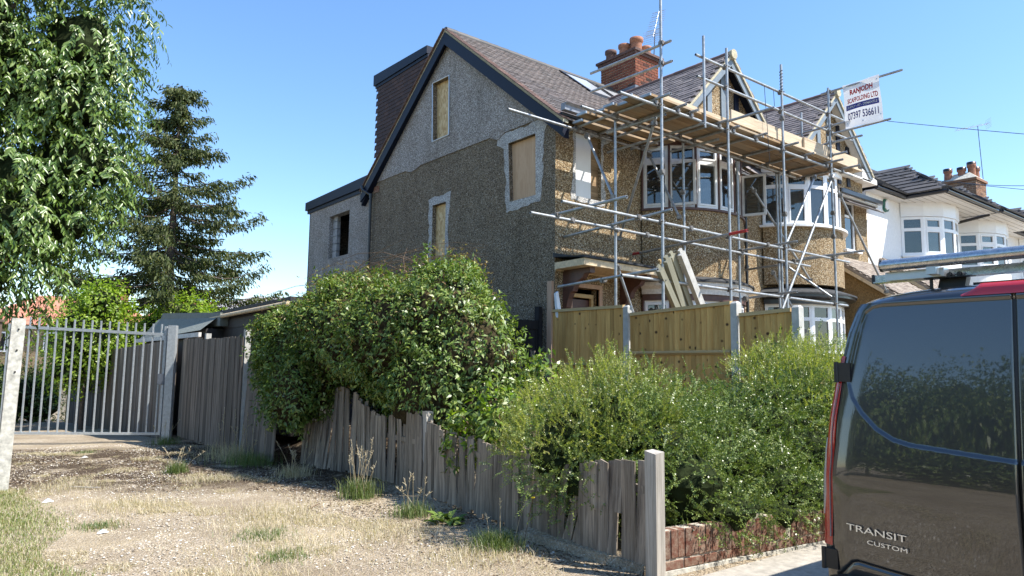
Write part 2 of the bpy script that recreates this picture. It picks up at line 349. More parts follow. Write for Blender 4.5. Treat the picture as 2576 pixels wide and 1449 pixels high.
# mossy dark band along the old fence and gate
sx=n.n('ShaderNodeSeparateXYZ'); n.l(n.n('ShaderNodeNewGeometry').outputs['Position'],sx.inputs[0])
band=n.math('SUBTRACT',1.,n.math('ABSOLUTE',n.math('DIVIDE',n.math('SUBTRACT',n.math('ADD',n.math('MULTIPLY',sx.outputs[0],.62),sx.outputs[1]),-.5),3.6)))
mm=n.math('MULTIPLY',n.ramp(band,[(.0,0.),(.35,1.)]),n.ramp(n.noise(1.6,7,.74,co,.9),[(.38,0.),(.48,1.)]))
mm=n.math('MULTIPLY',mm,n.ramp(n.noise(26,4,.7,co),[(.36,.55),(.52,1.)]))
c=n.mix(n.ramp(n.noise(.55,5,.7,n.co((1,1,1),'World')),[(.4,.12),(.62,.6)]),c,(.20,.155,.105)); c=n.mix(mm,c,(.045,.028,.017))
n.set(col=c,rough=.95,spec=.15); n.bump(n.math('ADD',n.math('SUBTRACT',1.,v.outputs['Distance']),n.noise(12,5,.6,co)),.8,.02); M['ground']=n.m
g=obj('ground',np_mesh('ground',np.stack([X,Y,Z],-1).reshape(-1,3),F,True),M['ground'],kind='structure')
def sheet(name,x0,x1,y0,y1,z,mat,nx=2,ny=2):
    xs=np.linspace(x0,x1,nx); ys=np.linspace(y0,y1,ny); X,Y=np.meshgrid(xs,ys); Z=np.full_like(X,z); i=np.arange(nx*ny).reshape(ny,nx)
    F=np.stack([i[:-1,:-1],i[:-1,1:],i[1:,1:],i[1:,:-1]],-1).reshape(-1,4)
    return obj(name,np_mesh(name,np.stack([X,Y,Z],-1).reshape(-1,3),F),mat,kind='structure')
M['pave']=plain('pale_pavement',(.36,.33,.28),.9,var=.25,sc=14,bump=.5)
M['asphalt']=plain('asphalt',(.06,.058,.055),.9,var=.3,sc=30,bump=.6)
sheet('pavement',-4.15,60,-8.1,-6.12,.022,M['pave'])
sheet('road',-60,60,-16,-10.7,.012+.01,M['asphalt'])
# ---------------------------------------------------------------- house pieces
PI=math.pi
def wall_sheet(pts,holes,plane,at,depth,mat,name,parent,out=1,edge=None):
    """flat wall with real openings and reveals. plane 'x': points are (y,z) at x=at; 'y': points are (x,z) at y=at. depth goes inwards"""
    def P(p,d=0): return (at+d,p[0],p[1]) if plane=='x' else (p[0],at+d,p[1])
    mb=MB(); loops=[pts]+holes; flat=[p for l in loops for p in l]
    tr=tessellate_polygon([[Vector((p[0],p[1],0)) for p in l] for l in loops])
    mb.add([P(p) for p in flat],[tuple(t) for t in tr])
    for l in (holes if edge is None else [pts]+holes):
        n=len(l); mb.add([P(p) for p in l]+[P(p,depth) for p in l],[(i,(i+1)%n,n+(i+1)%n,n+i) for i in range(n)])
    return mb.build(name,mat,parent)
def rect(a,b,c,d): return [(a,c),(b,c),(b,d),(a,d)]
def jag(pts,amp,step,seed):
    r=random.Random(seed); o=[]
    for i in range(len(pts)):
        a=pts[i]; b=pts[(i+1)%len(pts)]; L=math.dist(a,b); k=max(1,int(L/step))
        for j in range(k):
            t=j/k; o.append((a[0]+(b[0]-a[0])*t+r.uniform(-amp,amp),a[1]+(b[1]-a[1])*t+r.uniform(-amp,amp)))
    return o
def window(parent,p0,p1,z0,z1,trans=None,mull=(),fw=.055,mat='upvc',glassm='glass',sash=(),gm=None,depth=.06,transoms=None,label=None,name='window'):
    """window between plan points p0,p1 (left to right seen from outside); frame mesh with panes as children"""
    p0=Vector((*p0,0)); p1=Vector((*p1,0)); d=(p1-p0); W=d.length; x=d.normalized(); nrm=Vector((x.y,-x.x,0))
    Mx=Matrix(((x.x,nrm.x,0,p0.x),(x.y,nrm.y,0,p0.y),(0,0,1,0),(0,0,0,1)))
    mb=MB(); D=depth
    mb.box((0,-D,z0),(fw,0,z1),Mx).box((W-fw,-D,z0),(W,0,z1),Mx).box((fw,-D,z0),(W-fw,0,z0+fw),Mx).box((fw,-D,z1-fw),(W-fw,0,z1),Mx)
    cols=[fw]+[m for m in mull]+[W-fw]
    edges=[]
    for m in mull: mb.box((m-fw*.6,-D,z0+fw),(m+fw*.6,.004,z1-fw),Mx)
    if trans: mb.box((fw,-D,trans-fw*.6),(W-fw,.003,trans+fw*.6),Mx)
    panes=[]
    for i in range(len(cols)-1):
        a=cols[i]+(fw*.6 if i>0 else 0); b=cols[i+1]-(fw*.6 if i<len(cols)-2 else 0)
        zs=[(z0+fw,(trans-fw*.6) if trans else z1-fw)]+([(trans+fw*.6,z1-fw)] if trans else [])
        for j,(c,e) in enumerate(zs):
            if (i,j) in sash or sash=='all':
                s=.035; mb.box((a,-D+.01,c),(a+s,.014,e),Mx).box((b-s,-D+.01,c),(b,.014,e),Mx).box((a+s,-D+.01,c),(b-s,.014,c+s),Mx).box((a+s,-D+.01,e-s),(b-s,.014,e),Mx)
                a2,b2,c2,e2=a+s,b-s,c+s,e-s
            else: a2,b2,c2,e2=a,b,c,e
            panes.append((a2,b2,c2,e2))
    w_=mb.build(name,M[mat],parent,label=label)
    for (a,b,c,e) in panes: MB().box((a,-D*.6,c),(b,-D*.6+.008,e),Mx).build('pane',gm or M[glassm],w_)
    return w_
def arc(cx,cy,Rr,a0,a1,n): return [(cx+Rr*math.sin(a0+(a1-a0)*i/n),cy-Rr*math.cos(a0+(a1-a0)*i/n)) for i in range(n+1)]
def bow_ring(mb,cx,cy,ri,ro,a0,a1,n,z0,z1,zo0=None,zo1=None):
    I=arc(cx,cy,ri,a0,a1,n); O=arc(cx,cy,ro,a0,a1,n)
    zo0=z0 if zo0 is None else zo0; zo1=z1 if zo1 is None else zo1
    for i in range(n):
        vs=[(*I[i],z0),(*I[i+1],z0),(*O[i+1],zo0),(*O[i],zo0),(*I[i],z1),(*I[i+1],z1),(*O[i+1],zo1),(*O[i],zo1)]
        mb.add(vs,[(0,1,2,3),(4,7,6,5),(3,2,6,7),(0,4,5,1)]+([(0,3,7,4)] if i==0 else [])+([(1,5,6,2)] if i==n-1 else []))
    return mb
def tiles(name,parent,mat,org,right,up,W,L,gauge=.1,tw=.165,th=.014,limit=300,inside=None,jit=.004,lap=1.35,seed=1,skip=None):
    r=random.Random(seed); org=Vector(org); right=Vector(right).normalized(); up=Vector(up).normalized(); nrm=right.cross(up).normalized()
    if nrm.z<0: nrm=-nrm
    right2=up.cross(nrm) 
    me=unit_box(name,tw-.003,gauge*lap,th); Ms=[]; rows=int(L/gauge); cols=int(W/tw)+1
    B=Matrix((right,up,nrm)).transposed().to_4x4()
    for i in range(rows):
        for j in range(cols):
            u=(j+(.5 if i%2 else 0)+.0)*tw; v=(i+.5)*gauge
            if u>W or u<tw*.4: continue
            p=org+right*u+up*v+nrm*(th*1.0+r.uniform(-jit,jit))
            if inside and not inside(p): continue
            Ms.append(Matrix.Translation(p)@B@Matrix.Rotation(R(-5+r.uniform(-.7,.7)),4,'X'))
    pieces(name,me,Ms,mat,parent,limit)
def bricks(parent,name,mat,org,right,W,H,nrm,limit=300,bw=.207,bh=.060,j=.017,seed=1,skip=0):
    r=random.Random(seed); org=Vector(org); right=Vector(right).normalized(); up=Vector((0,0,1)); nrm=Vector(nrm)
    me=unit_box(name,1,1,1,0); Ms=[]; rows=int(round(H/(bh+j)))
    for i in range(rows):
        u=0 if i%2 else -(bw+j)/2; 
        while u<W-.02:
            a=max(u,0); b=min(u+bw,W); u+=bw+j
            if b-a<.03: continue
            B=Matrix((right*(b-a),nrm*.1,up*bh)).transposed().to_4x4()
            Ms.append(Matrix.Translation(org+right*((a+b)/2)+up*(i*(bh+j)+bh/2+j)+nrm*(-.05+.006+r.uniform(-.002,.002)))@B)
    return me,Ms
def hgrid(name,vs,mat,parent): pass

# ================================================================ the pebbledashed end house
EZ=6.3; RZ=9.24; RV=3.6; AP=math.atan2(RZ-6.38,RV+.0)      # eaves, ridge height, ridge position
def roof_z(y): return RZ-abs(y-RV)*math.tan(R(38.6))
H1=thing('pebbledashed_house','brown and grey pebbledashed house with boarded up gable windows, its front wrapped in scaffolding','house',(3,3.5,.8))
# gable wall (x=0) with the three boarded openings
op1=[(3.52,6.78),(4.2,6.78),(4.25,8.2),(3.56,8.18)]; op2=[(.54,4.86),(1.33,4.86),(1.40,6.07),(.56,6.07)]; op3=rect(3.6,4.15,4.0,5.27)
gpts=[(0,.5),(7.1,.5),(7.1,6.32),(RV,9.06),(0,6.3)]
wall_sheet(gpts,[op1,op2,op3],'x',0,.22,M['dash_brown'],'gable_wall',H1)
up_=[(0.0,6.31),(1.9,6.315),(2.9,6.325),(4.2,6.33),(5.2,6.335),(6.9,6.34),(7.09,6.33),(RV,9.04)]
band=jag([(.05,6.31),(2.0,6.31)],0,.5,1)
upl=[(0.02,6.325),(1.5,6.325),(1.56,6.30),(1.72,6.22),(1.85,6.26),(2.0,6.33),(4.7,6.34),(4.9,6.28),(5.15,6.26),(5.4,6.34),(7.06,6.34),(RV,9.03)]
wall_sheet(upl,[op1],'x',-.022,.022,M['dash_grey'],'upper_gable_dash',H1,edge=1)
p2=jag([(.40,4.70),(1.45,4.67),(1.47,5.4),(1.55,5.95),(1.74,6.12),(1.75,6.3),(.16,6.3),(.33,5.9),(.36,5.2)],.03,.12,5)
wall_sheet(p2,[op2],'x',-.012,.012,M['dash_patch'],'dash_patch',H1,edge=1)
p3=jag([(3.48,3.84),(4.25,3.82),(4.28,4.7),(4.31,5.43),(3.44,5.47),(3.50,4.6)],.03,.12,6)
wall_sheet(p3,[op3],'x',-.012,.012,M['dash_patch'],'dash_patch',H1,edge=1)
# sheets in the openings, bead around the attic one
def board_in(op,x,mat,name): 
    mb=MB(); y0=min(p[0] for p in op)-.02; y1=max(p[0] for p in op)+.02; z0=min(p[1] for p in op)-.02; z1=max(p[1] for p in op)+.02
    mb.box((x,y0,z0),(x+.018,y1,z1)); return mb.build(name,M[mat],H1)
board_in(op1,.10,'osb','osb_board'); board_in(op3,.10,'osb','osb_board'); board_in(op2,.09,'ply','plywood_board')
mb=MB(); 
for a,b in ((op1[0],op1[1]),(op1[1],op1[2]),(op1[2],op1[3]),(op1[3],op1[0])):
    a=Vector((-.03,*a)); b=Vector((-.03,*b)); d=(b-a); L=d.length; Mx=Matrix.Translation((a+b)/2)@d.to_track_quat('Y','X').to_matrix().to_4x4()
    mb.tube(a,b,.014,6)
mb.build('corner_bead',M['alu'],H1)
# front wall (y=0)
opw=rect(.51,1.2,4.83,6.07); opd=rect(.42,1.13,.9,3.1)
wall_sheet([(0,.5),(6.0,.5),(6.0,6.45),(0,6.3)],[opw,opd,rect(2.5,5.2,4.9,6.12),rect(2.5,5.2,1.5,3.1)],'y',0,.2,M['dash_tan'],'front_wall',H1)
wall_sheet(jag([(.4,4.74),(1.3,4.74),(1.33,5.0),(1.26,5.3),(1.26,6.0),(1.6,6.1),(1.6,6.18),(.46,6.18),(.45,5.5)],.025,.1,9),[opw],'y',-.01,.01,M['dash_patch'],'front_dash_patch',H1,edge=1)
MB().box((.49,.05,4.8),(.97,.07,6.09)).build('white_board',M['upvc'],H1)
MB().box((.97,.075,4.8),(1.22,.095,6.09)).build('insulation_board',M['board'],H1)
MB().box((0.0,7.1,.5),(6.,7.2,6.3)).build('back_wall',M['dash_brown'],H1)
MB().box((.25,.4,3.35),(5.95,6.9,3.5)).box((.25,.4,.9),(5.95,6.9,1.0)).box((5.85,.3,1),(5.95,6.9,6.2)).box((.3,3.2,1),(5.8,3.3,6.2)).box((.25,.3,6.2),(5.95,6.9,6.24)).build('interior',M['room'],H1)
# door surround
MB().box((.34,-.03,.9),(.42,.06,3.18)).box((1.13,-.03,.9),(1.21,.06,3.18)).box((.42,-.03,3.1),(1.13,.06,3.18)).build('door_frame',M['pinkwood'],H1)
MB().box((.44,.1,2.93),(1.1,.16,3.0)).box((1.04,.1,.9),(1.1,.16,2.93)).build('door_lining',M['fence_rail'],H1)
MB().box((.42,.17,.9),(1.13,.2,2.9)).build('door',M['brown_paint'],H1)
# canopy over the door
mb=MB(); mb.prism([(-.02,-.02),(-.06,-.82),(2.28,-.72),(2.28,-.02)],'z',3.38,3.50); cp=mb.build('porch_canopy',M['cream'],H1)
MB().add([(-.05,0,3.68),(-.09,-.86,3.505),(2.34,-.76,3.505),(2.34,0,3.66),(-.05,0,3.60),(-.09,-.86,3.545),(2.34,-.76,3.545),(2.34,0,3.60)],[(0,1,2,3),(4,7,6,5),(0,4,5,1),(1,5,6,2),(2,6,7,3),(3,7,4,0)]).build('felt',M['felt'],cp)
MB().box((.0,-.03,3.36),(2.2,-.0,3.38)).build('batten',M['cream'],cp)
brk=[(-.0,3.38),(-.70,3.38),(-.70,3.28),(-.56,3.28),(-.50,3.2),(-.38,3.16),(-.3,3.08),(-.26,2.98),(-.2,2.96),(-.14,2.85),(-.1,2.7),(0,2.66)]
for x in (.2,1.72): MB().prism(brk,'x',x,x+.12).build('bracket',M['brown_paint'],cp)
# bow window, two storeys; seven lights on an arc
BC=(3.87,.6,1.66); A0=R(-67); NF=7
def bay(parent,cx,zoff,pre):
    cy,Rr=BC[1],BC[2]
    a0=A0; a1=-A0
    lo=MB(); bow_ring(lo,cx,cy,Rr-.2,Rr,a0,a1,28,.6,1.75+zoff); lo.build('lower_bay_wall',M['dash_tan'],parent); mb=MB(); bow_ring(mb,cx,cy,Rr-.2,Rr,a0,a1,28,3.42+zoff,4.80+zoff)
    return arc(cx,cy,Rr-.03,a0,a1,NF),mb
pts,mb=bay(H1,BC[0],0,1); mb.build('bay_wall',M['dash_tan'],H1)
mb=MB(); bow_ring(mb,*BC[:2],BC[2]-.2,BC[2]+.045,A0,-A0,28,4.80,4.845); mb.build('bay_sill',M['brown_paint'],H1)
open_i={1,4}
def sash_open(parent,hinge,ang,wid,z0,z1,mat='upvc_grime'):
    a=ang; p1=(hinge[0]+wid*math.cos(a),hinge[1]+wid*math.sin(a))
    if a<-R(60): pass
    return window(parent,hinge,p1,z0,z1,fw=.05,mat=mat,glassm='glass_dirty',depth=.05,name='open_casement')
for i in range(NF):
    a,b=pts[i],pts[i+1]
    am=A0+(-2*A0)*(i+.5)/NF
    if i in open_i:
        wfr=window(H1,a,b,4.86,6.14,trans=5.83,mat='upvc_grime',gm=None)
        # take the lower pane out: the casement hangs open
        for ch in list(wfr.children)[:1]: bpy.data.objects.remove(ch)
    else: window(H1,a,b,4.86,6.14,trans=5.83,sash=[(0,0),(0,1)],mat='upvc' if i in(2,3) else 'upvc_grime')
for p in pts: MB().tube((p[0],p[1],4.85),(p[0],p[1],6.16),.026,8).build('bay_mullion',M['brown_paint'],H1)
a,b=pts[1],pts[2]; sash_open(H1,a,math.atan2(b[1]-a[1],b[0]-a[0])-R(28),.53,4.88,5.79)
a,b=pts[4],pts[5]; sash_open(H1,(b[0],b[1]-.02),math.atan2(b[1]-a[1],b[0]-a[0])-R(88),.5,4.90,5.79)
mb=MB(); bow_ring(mb,*BC[:2],BC[2]-.3,BC[2]+.02,A0,-A0,28,6.14,6.22); mb.build('bay_head',M['brown_paint'],H1)
# ground floor lights and cream fascia
for i in range(NF): window(H1,pts[i],pts[i+1],1.78,2.98,trans=2.62,sash=[(0,1)],mat='upvc')
for p in pts: MB().tube((p[0],p[1],1.76),(p[0],p[1],3.0),.03,8).build('bay_mullion',M['brown_paint'],H1)
mb=MB(); bow_ring(mb,*BC[:2],BC[2]-.2,BC[2]+.02,A0,-A0,28,2.98,3.1); mb.build('bay_lower_head',M['brown_paint'],H1)
mb=MB(); bow_ring(mb,*BC[:2],BC[2]-.1,BC[2]+.06,A0,-A0,28,3.1,3.33,3.1,3.33); bow_ring(mb,*BC[:2],BC[2]+.06,BC[2]+.16,A0,-A0,28,3.2,3.33,3.26,3.33); mb.build('bay_fascia',M['whiteflake'],H1)
mb=MB(); bow_ring(mb,*BC[:2],BC[2]-.1,BC[2]+.20,A0-.03,-A0+.03,28,3.33,3.50,3.33,3.365); mb.build('bay_felt_roof',M['felt'],H1)
MB().box((2.5,.6,1.5),(5.2,.62,6.15)).build('bay_back',M['dark'],H1)
# roof: sheathing, tiles, ridge, verges
mb=MB(); ys=[-.32,RV,7.35]
mb.add([(-.12,-.32,roof_z(-.32)),(6.0,-.32,roof_z(-.32)),(6.0,RV,RZ),(-.12,RV,RZ),(6.0,7.35,roof_z(7.35)),(-.12,7.35,roof_z(7.35))],[(0,1,2,3),(3,2,4,5)]); mb.build('roof_deck',M['felt'],H1)
sl=Vector((0,RV+.36,roof_z(RV)-roof_z(-.36))); Ls=sl.length
rf=MB().box((-.1,RV-.03,RZ+.0),(6.0,RV+.03,RZ+.03)).build('roof',M['tile_brown'],H1)
GA=[]  # gablet cut regions: (centre x, apex z, half slope)
def in_gab(p,cx,az): return abs(p.x-cx)<(az-p.z)/1.0+.02 and p.y<2.4
rw=[(3.30,4.32,2.33,3.52),(4.42,5.35,2.05,3.3)]
def ins1(p): return p.x<6.0 and not in_gab(p,3.87,8.18) and not any(a-.02<p.x<b+.02 and c-.02<p.y<d+.02 for a,b,c,d in rw) and not (5.45<p.x and p.y>2.85)
tiles('roof_tile',rf,M['tile_brown'],(-.16,-.36,roof_z(-.36)),(1,0,0),sl,6.2,Ls,gauge=.1,tw=.165,inside=ins1,seed=3)
# ridge tiles
me=MB().tube((0,0,0),(.3,0,0),.1,10,r2=.105).mesh('ridge_tile')
pieces('ridge_tile',me,[Matrix.Translation((-.14+.302*i,RV,RZ-.03)) for i in range(18)],M['tile_far'],rf,30)
for s in (0,1):   # bargeboards and verge
    y0=-.36 if s==0 else 7.45
    def zt(y,o): return roof_z(y)+o
    MB().prism([(y0,zt(y0,-.06)),(RV,RZ-.06),(RV,RZ-.35),(y0+(.28 if s==0 else -.28),zt(y0+(.28 if s==0 else -.28),-.33)),(y0+(.0),zt(y0,-.26))],'x',-.16,-.128).build('bargeboard',M['navy'],H1)
    MB().prism([(y0,zt(y0,-.055)),(RV,RZ-.055),(RV,RZ+.02),(y0,zt(y0,.02))],'x',-.145,-.02).build('verge_mortar',M['mortar'],H1)
    d=Vector((0,RV-y0,RZ-roof_z(y0))); L=d.length; B=Matrix((Vector((1,0,0)),d.normalized(),Vector((1,0,0)).cross(d.normalized()))).transposed().to_4x4()
    me=unit_box('verge_tile',.2,.135,.014); Ms=[]
    for i in range(int(L/.1)):
        p=Vector((-.10,y0,roof_z(y0)+.03))+d.normalized()*(.1*i+.05); Ms.append(Matrix.Translation(p)@B@Matrix.Rotation(R(-5 if s==0 else -5),4,'X'))
    pieces('verge_tile',me,Ms,M['tile_verge'],rf,100)
    MB().prism([(RV-.0,9.0),(y0,zt(y0,-.35)),(y0,zt(y0,-.12)),(RV,9.2)],'x',-.127,-.0).build('verge_soffit',M['navy'],H1)
# rear slope skin + full width rear dormer with hung tiles
MB().add([(-.14,RV,RZ+.02),(6,RV,RZ+.02),(6,7.4,roof_z(7.4)+.02),(-.14,7.4,roof_z(7.4)+.02)],[(0,1,2,3)]).build('rear_slope',M['tile_brown'],H1)
dz=8.86
MB().prism([(RV+.3,9.0),(6.95,9.0),(6.95,6.4),(RV+.3,8.9)],'x',.02,5.9).build('dormer',M['tile_hung'],H1)
me=unit_box('hung_tile',.165,.14,.014); Ms=[]
B=Matrix((Vector((0,1,0)),Vector((0,0,1)),Vector((-1,0,0)))).transposed().to_4x4()
for i in range(26):
    for j in range(22):
        y=6.96-(j+(.5 if i%2 else 0))*.168; z=6.5+i*.1
        if z<roof_z(y)+.0 or y<4.4 or z>8.92: continue
        Ms.append(Matrix.Translation((-.005,y,z))@B@Matrix.Rotation(R(-6),4,'X'))
dm=MB().box((.0,6.9,6.42),(.03,6.98,8.9)).build('dormer_cheek',M['tile_hung'],H1)
pieces('hung_tile',me,Ms,M['tile_hung'],dm,300)
MB().prism([(RV+.9,9.03),(7.14,9.01),(7.14,9.30),(RV+.9,9.22)],'x',-.06,5.95).build('dormer_fascia',M['navy'],H1)
MB().prism([(RV+.9,8.95),(7.08,8.93),(7.08,9.008),(RV+.9,9.02)],'x',-.03,5.9).build('dormer_lower_trim',M['navy'],H1)
# gutters and pipes
MB().prism([(-.42,6.24),(-.42,6.33),(-.47,6.36),(-.32,6.37),(-.31,6.24)],'x',-.16,2.35).build('gutter',M['gutter_grey'],H1)
MB().box((-.12,-.31,6.18),(2.4,-.02,6.23)).build('soffit',M['black'],H1)
mb=MB(); mb.tube((-.09,7.0,6.02),(-.09,7.0,.9),.034,10).tube((-.09,7.0,6.02),(-.2,7.22,6.18),.034,8).tube((-.2,7.22,6.16),(-.2,7.30,6.30),.036,8).tube((-.09,7.0,6.06),(-.09,7.0,5.94),.045,10); mb.build('drainpipe',M['blackgloss'],H1)
MB().box((-.018,6.72,6.08),(.0,6.98,6.24)).build('exposed_brick',M['wallbrick'],H1)
# rear extension
ex=[(7.1,.5),(11.05,.5),(11.05,6.25),(7.1,6.3)]; exo=rect(8.37,9.66,4.65,5.88)
wall_sheet(ex,[exo],'x',.0,.24,M['dash_grey'],'extension_wall',H1)
MB().prism([(7.12,6.22),(11.18,6.20),(11.18,6.30),(7.12,6.33)],'x',-.03,5.8).build('extension_soffit',M['navy'],H1)
MB().prism([(7.12,6.332),(11.24,6.302),(11.24,6.55),(7.12,6.62)],'x',-.08,5.8).build('extension_fascia',M['navy'],H1)
MB().box((.0,11.0,.5),(5.8,11.05,6.2)).build('extension_back',M['dash_grey'],H1)
MB().box((3.,7.2,.5),(3.1,11,6.2)).box((.24,7.2,4.1),(3,11,4.2)).box((.24,7.2,6.15),(3,11,6.2)).build('extension_interior',M['dark'],H1)
me=unit_box('block',.1,.43,.2)
pieces('block',me,[Matrix.Translation((.18,9.66-.05,4.77+.215*i)) for i in range(6)]+[],M['block'],H1,20)
# roof windows
for a,b,c,d in rw:
    def q(y,o=0): return (y,roof_z(y)+o)
    fr=MB(); nn=.07
    for (x0,x1,y0,y1) in ((a,a+.09,c,d),(b-.09,b,c,d),(a+.09,b-.09,c,c+.08),(a+.09,b-.09,d-.08,d)):
        fr.add([(x0,*q(y0)),(x1,*q(y0)),(x1,*q(y1)),(x0,*q(y1)),(x0,*q(y0,nn)),(x1,*q(y0,nn)),(x1,*q(y1,nn)),(x0,*q(y1,nn))],[(0,3,2,1),(4,5,6,7),(0,1,5,4),(1,2,6,5),(2,3,7,6),(3,0,4,7)])
    f_=fr.build('roof_window',M['black'],H1)
    MB().add([(a+.09,*q(c+.08,.05)),(b-.09,*q(c+.08,.05)),(b-.09,*q(d-.08,.05)),(a+.09,*q(d-.08,.05))],[(0,1,2,3)]).build('pane',M['skyglass'],f_)
# front gablet over a bay
def gablet(parent,cx,az,wall_y,verge_y,tilem,soff,seed,zb=6.62,back=2.25):
    h=az-zb
    rf=MB().add([(cx-h-.05,verge_y,zb-.05),(cx,verge_y,az),(cx,back,az),(cx-h-.05,back-(h+.05)/math.tan(R(38.6)),zb-.05),(cx+h+.05,verge_y,zb-.05),(cx+h+.05,back-(h+.05)/math.tan(R(38.6)),zb-.05)],[(0,1,2,3),(1,4,5,2)]).build('gablet_roof',tilem,parent)
    for s in (-1,1):
        up=Vector((-s*1,0,1)).normalized(); L=math.hypot(h+.08,h+.08)
        rt=Vector((0,1,0)) if s==-1 else Vector((0,1,0))
        def ins(p): return p.y<back-(az-p.z)/math.tan(R(38.6))+.25
        tiles('gablet_tile',rf,tilem,(cx+s*(h+.08),verge_y+.0,zb-.08),rt,up,back-verge_y+.1,L,gauge=.115,tw=.2,th=.032,inside=ins,seed=seed+s,limit=300)
    me=MB().tube((0,0,0),(0,.3,0),.085,10,r2=.09).mesh('gablet_ridge_tile')
    pieces('gablet_ridge_tile',me,[Matrix.Translation((cx,verge_y-.03+.302*i,az+.0)) for i in range(12)],M['tile_verge'],rf,20)
    MB().tube((cx,verge_y-.05,az-.005),(cx,verge_y+.03,az-.005),.105,14).build('ridge_end',M['mortar'],rf)
    for s in (-1,1):
        MB().prism([(cx,az-.05),(cx+s*(h+.1),zb-.15),(cx+s*(h-.08),zb-.15),(cx,az-.24)],'y',verge_y+.03,verge_y+.06).build('bargeboard',M['greyfascia'],parent)
        MB().prism([(cx,az+.02),(cx+s*(h+.12),zb-.10),(cx+s*(h+.05),zb-.10),(cx,az-.05)],'y',verge_y-.0,verge_y+.12).build('verge_mortar',M['mortar'],parent)
        MB().prism([(cx,az-.06),(cx+s*(h+.04),zb-.10),(cx+s*(h+.0),zb-.10),(cx,az-.10)],'y',verge_y+.06,wall_y).build('verge_soffit',soff,parent)
    wall_sheet([(cx-h,zb-.5),(cx+h,zb-.5),(cx+h,zb),(cx,az-.1),(cx-h,zb)],[],'y',wall_y,.1,M['dash_tan'],'gablet_wall',parent)
    for x in (-.95,-.48,0,.48,.95):
        t=az-.12-abs(x)-.05
        if t>zb-.3: MB().box((cx+x-.075,wall_y-.03,zb-.45),(cx+x+.075,wall_y+.01,t)).build('timber_stud',M['greyfascia'] if x<.2 else M['navy'],parent)
gablet(H1,3.87,8.18,-.95,-1.22,M['tile_dark'],M['navy'],11)
MB().box((2.35,-1.1,6.22),(5.4,0,6.26)).build('bay_soffit',M['black'],H1)
# party chimney
CH=thing('brick_chimney','red brick chimney stack with clay pots rising behind the scaffolding','chimney',(5.97,3.5,8.8))
X0,X1,Y0,Y1,Z0,Z1=5.5,6.45,2.88,4.15,8.3,10.02
MB().box((X0+.01,Y0+.01,Z0),(X1-.01,Y1-.01,Z1)).build('brick_joint',M['joint'],CH)
me,A=bricks(CH,'brick',M['brick'],(X0,Y1,Z0),(0,-1,0),Y1-Y0,Z1-Z0,(-1,0,0)); _,B_=bricks(CH,'brick',M['brick'],(X0,Y0,Z0),(1,0,0),X1-X0,Z1-Z0,(0,-1,0)); _,C_=bricks(CH,'brick',M['brick'],(X1,Y0,Z0),(0,1,0),Y1-Y0,Z1-Z0,(1,0,0))
pieces('brick',me,A+B_+C_,M['brick'],CH,300)
for i,(e,h0,h1) in enumerate(((.03,10.02,10.09),(.07,10.092,10.16),(.11,10.162,10.23))): MB().box((X0-e,Y0-e,h0),(X1+e,Y1+e,h1)).build('oversailing_course',M['soot_pot'] if i else M['brick'],CH)
mb=MB(); e=.1; mb.add([(X0-e,Y0-e,10.232),(X1+e,Y0-e,10.232),(X1+e,Y1+e,10.232),(X0-e,Y1+e,10.232),(X0+.25,Y0+.25,10.43),(X1-.25,Y0+.25,10.43),(X1-.25,Y1-.25,10.43),(X0+.25,Y1-.25,10.43)],[(0,1,5,4),(1,2,6,5),(2,3,7,6),(3,0,4,7),(4,5,6,7)]); mb.build('flaunching',M['mortar'],CH)
def pot(parent,x,y,z,h,r,mat): MB().lathe([(r*1.0,0),(r*.9,h*.65),(r*.92,h*.7),(r*1.12,h*.78),(r*1.12,h),(r*.85,h),(r*.8,h*.3)],(x,y,z),16).build('chimney_pot',mat,parent)
pot(CH,5.72,3.98,10.2,.40,.15,M['soot_pot']); pot(CH,5.82,3.55,10.28,.38,.16,M['terracotta']); pot(CH,5.92,3.2,10.30,.46,.17,M['terracotta']); pot(CH,6.15,3.05,10.22,.30,.14,M['terracotta']); pot(CH,6.2,3.7,10.28,.3,.15,M['soot_pot'])
MB().box((X0-.02,Y0-.015,8.9),(X1+.02,Y1,9.22)).build('lead_flashing',M['lead'],CH)
# aerial
def aerial(name,label,base,top,boom_dir,L,n,el,mat,group=None,tilt=0):
    T=thing(name,label,'TV aerial',base); b=Vector(base); t=Vector(top)
    MB().tube(b,t,.014,6).build('mast',M['black'] if mat=='black' else M['alu'],T)
    d=Vector(boom_dir).normalized(); c=t; MB().tube(c-d*L*.35,c+d*L*.65,.01,6).build('boom',M['alu'],T)
    up=Vector((0,0,1)); s=d.cross(up).normalized(); mb=MB()
    for i in range(n):
        p=c+d*L*(-.3+.95*i/(n-1)); k=el*(1-.25*i/n)
        mb.tube(p-s*k,p+s*k,.005,5); 
        if i%2==0: mb.tube(p-s*k*.8+up*.05,p+s*k*.8+up*.05,.004,5); mb.tube(p,p+up*.05,.004,4)
    mb.build('elements',M['alu'],T)
    rf=MB()
    for k in range(-3,4): rf.tube(c-d*L*.33+up*.06*k-s*el*1.1,c-d*L*.33+up*.06*k+s*el*1.1,.005,5)
    rf.build('reflector',M['alu'],T)
aerial('tv_aerial','silver TV aerial strapped to the red brick chimney beside its pots',(6.4,3.0,10.0),(6.60,3.1,11.25),(.35,.1,.8),1.05,12,.27,'black')
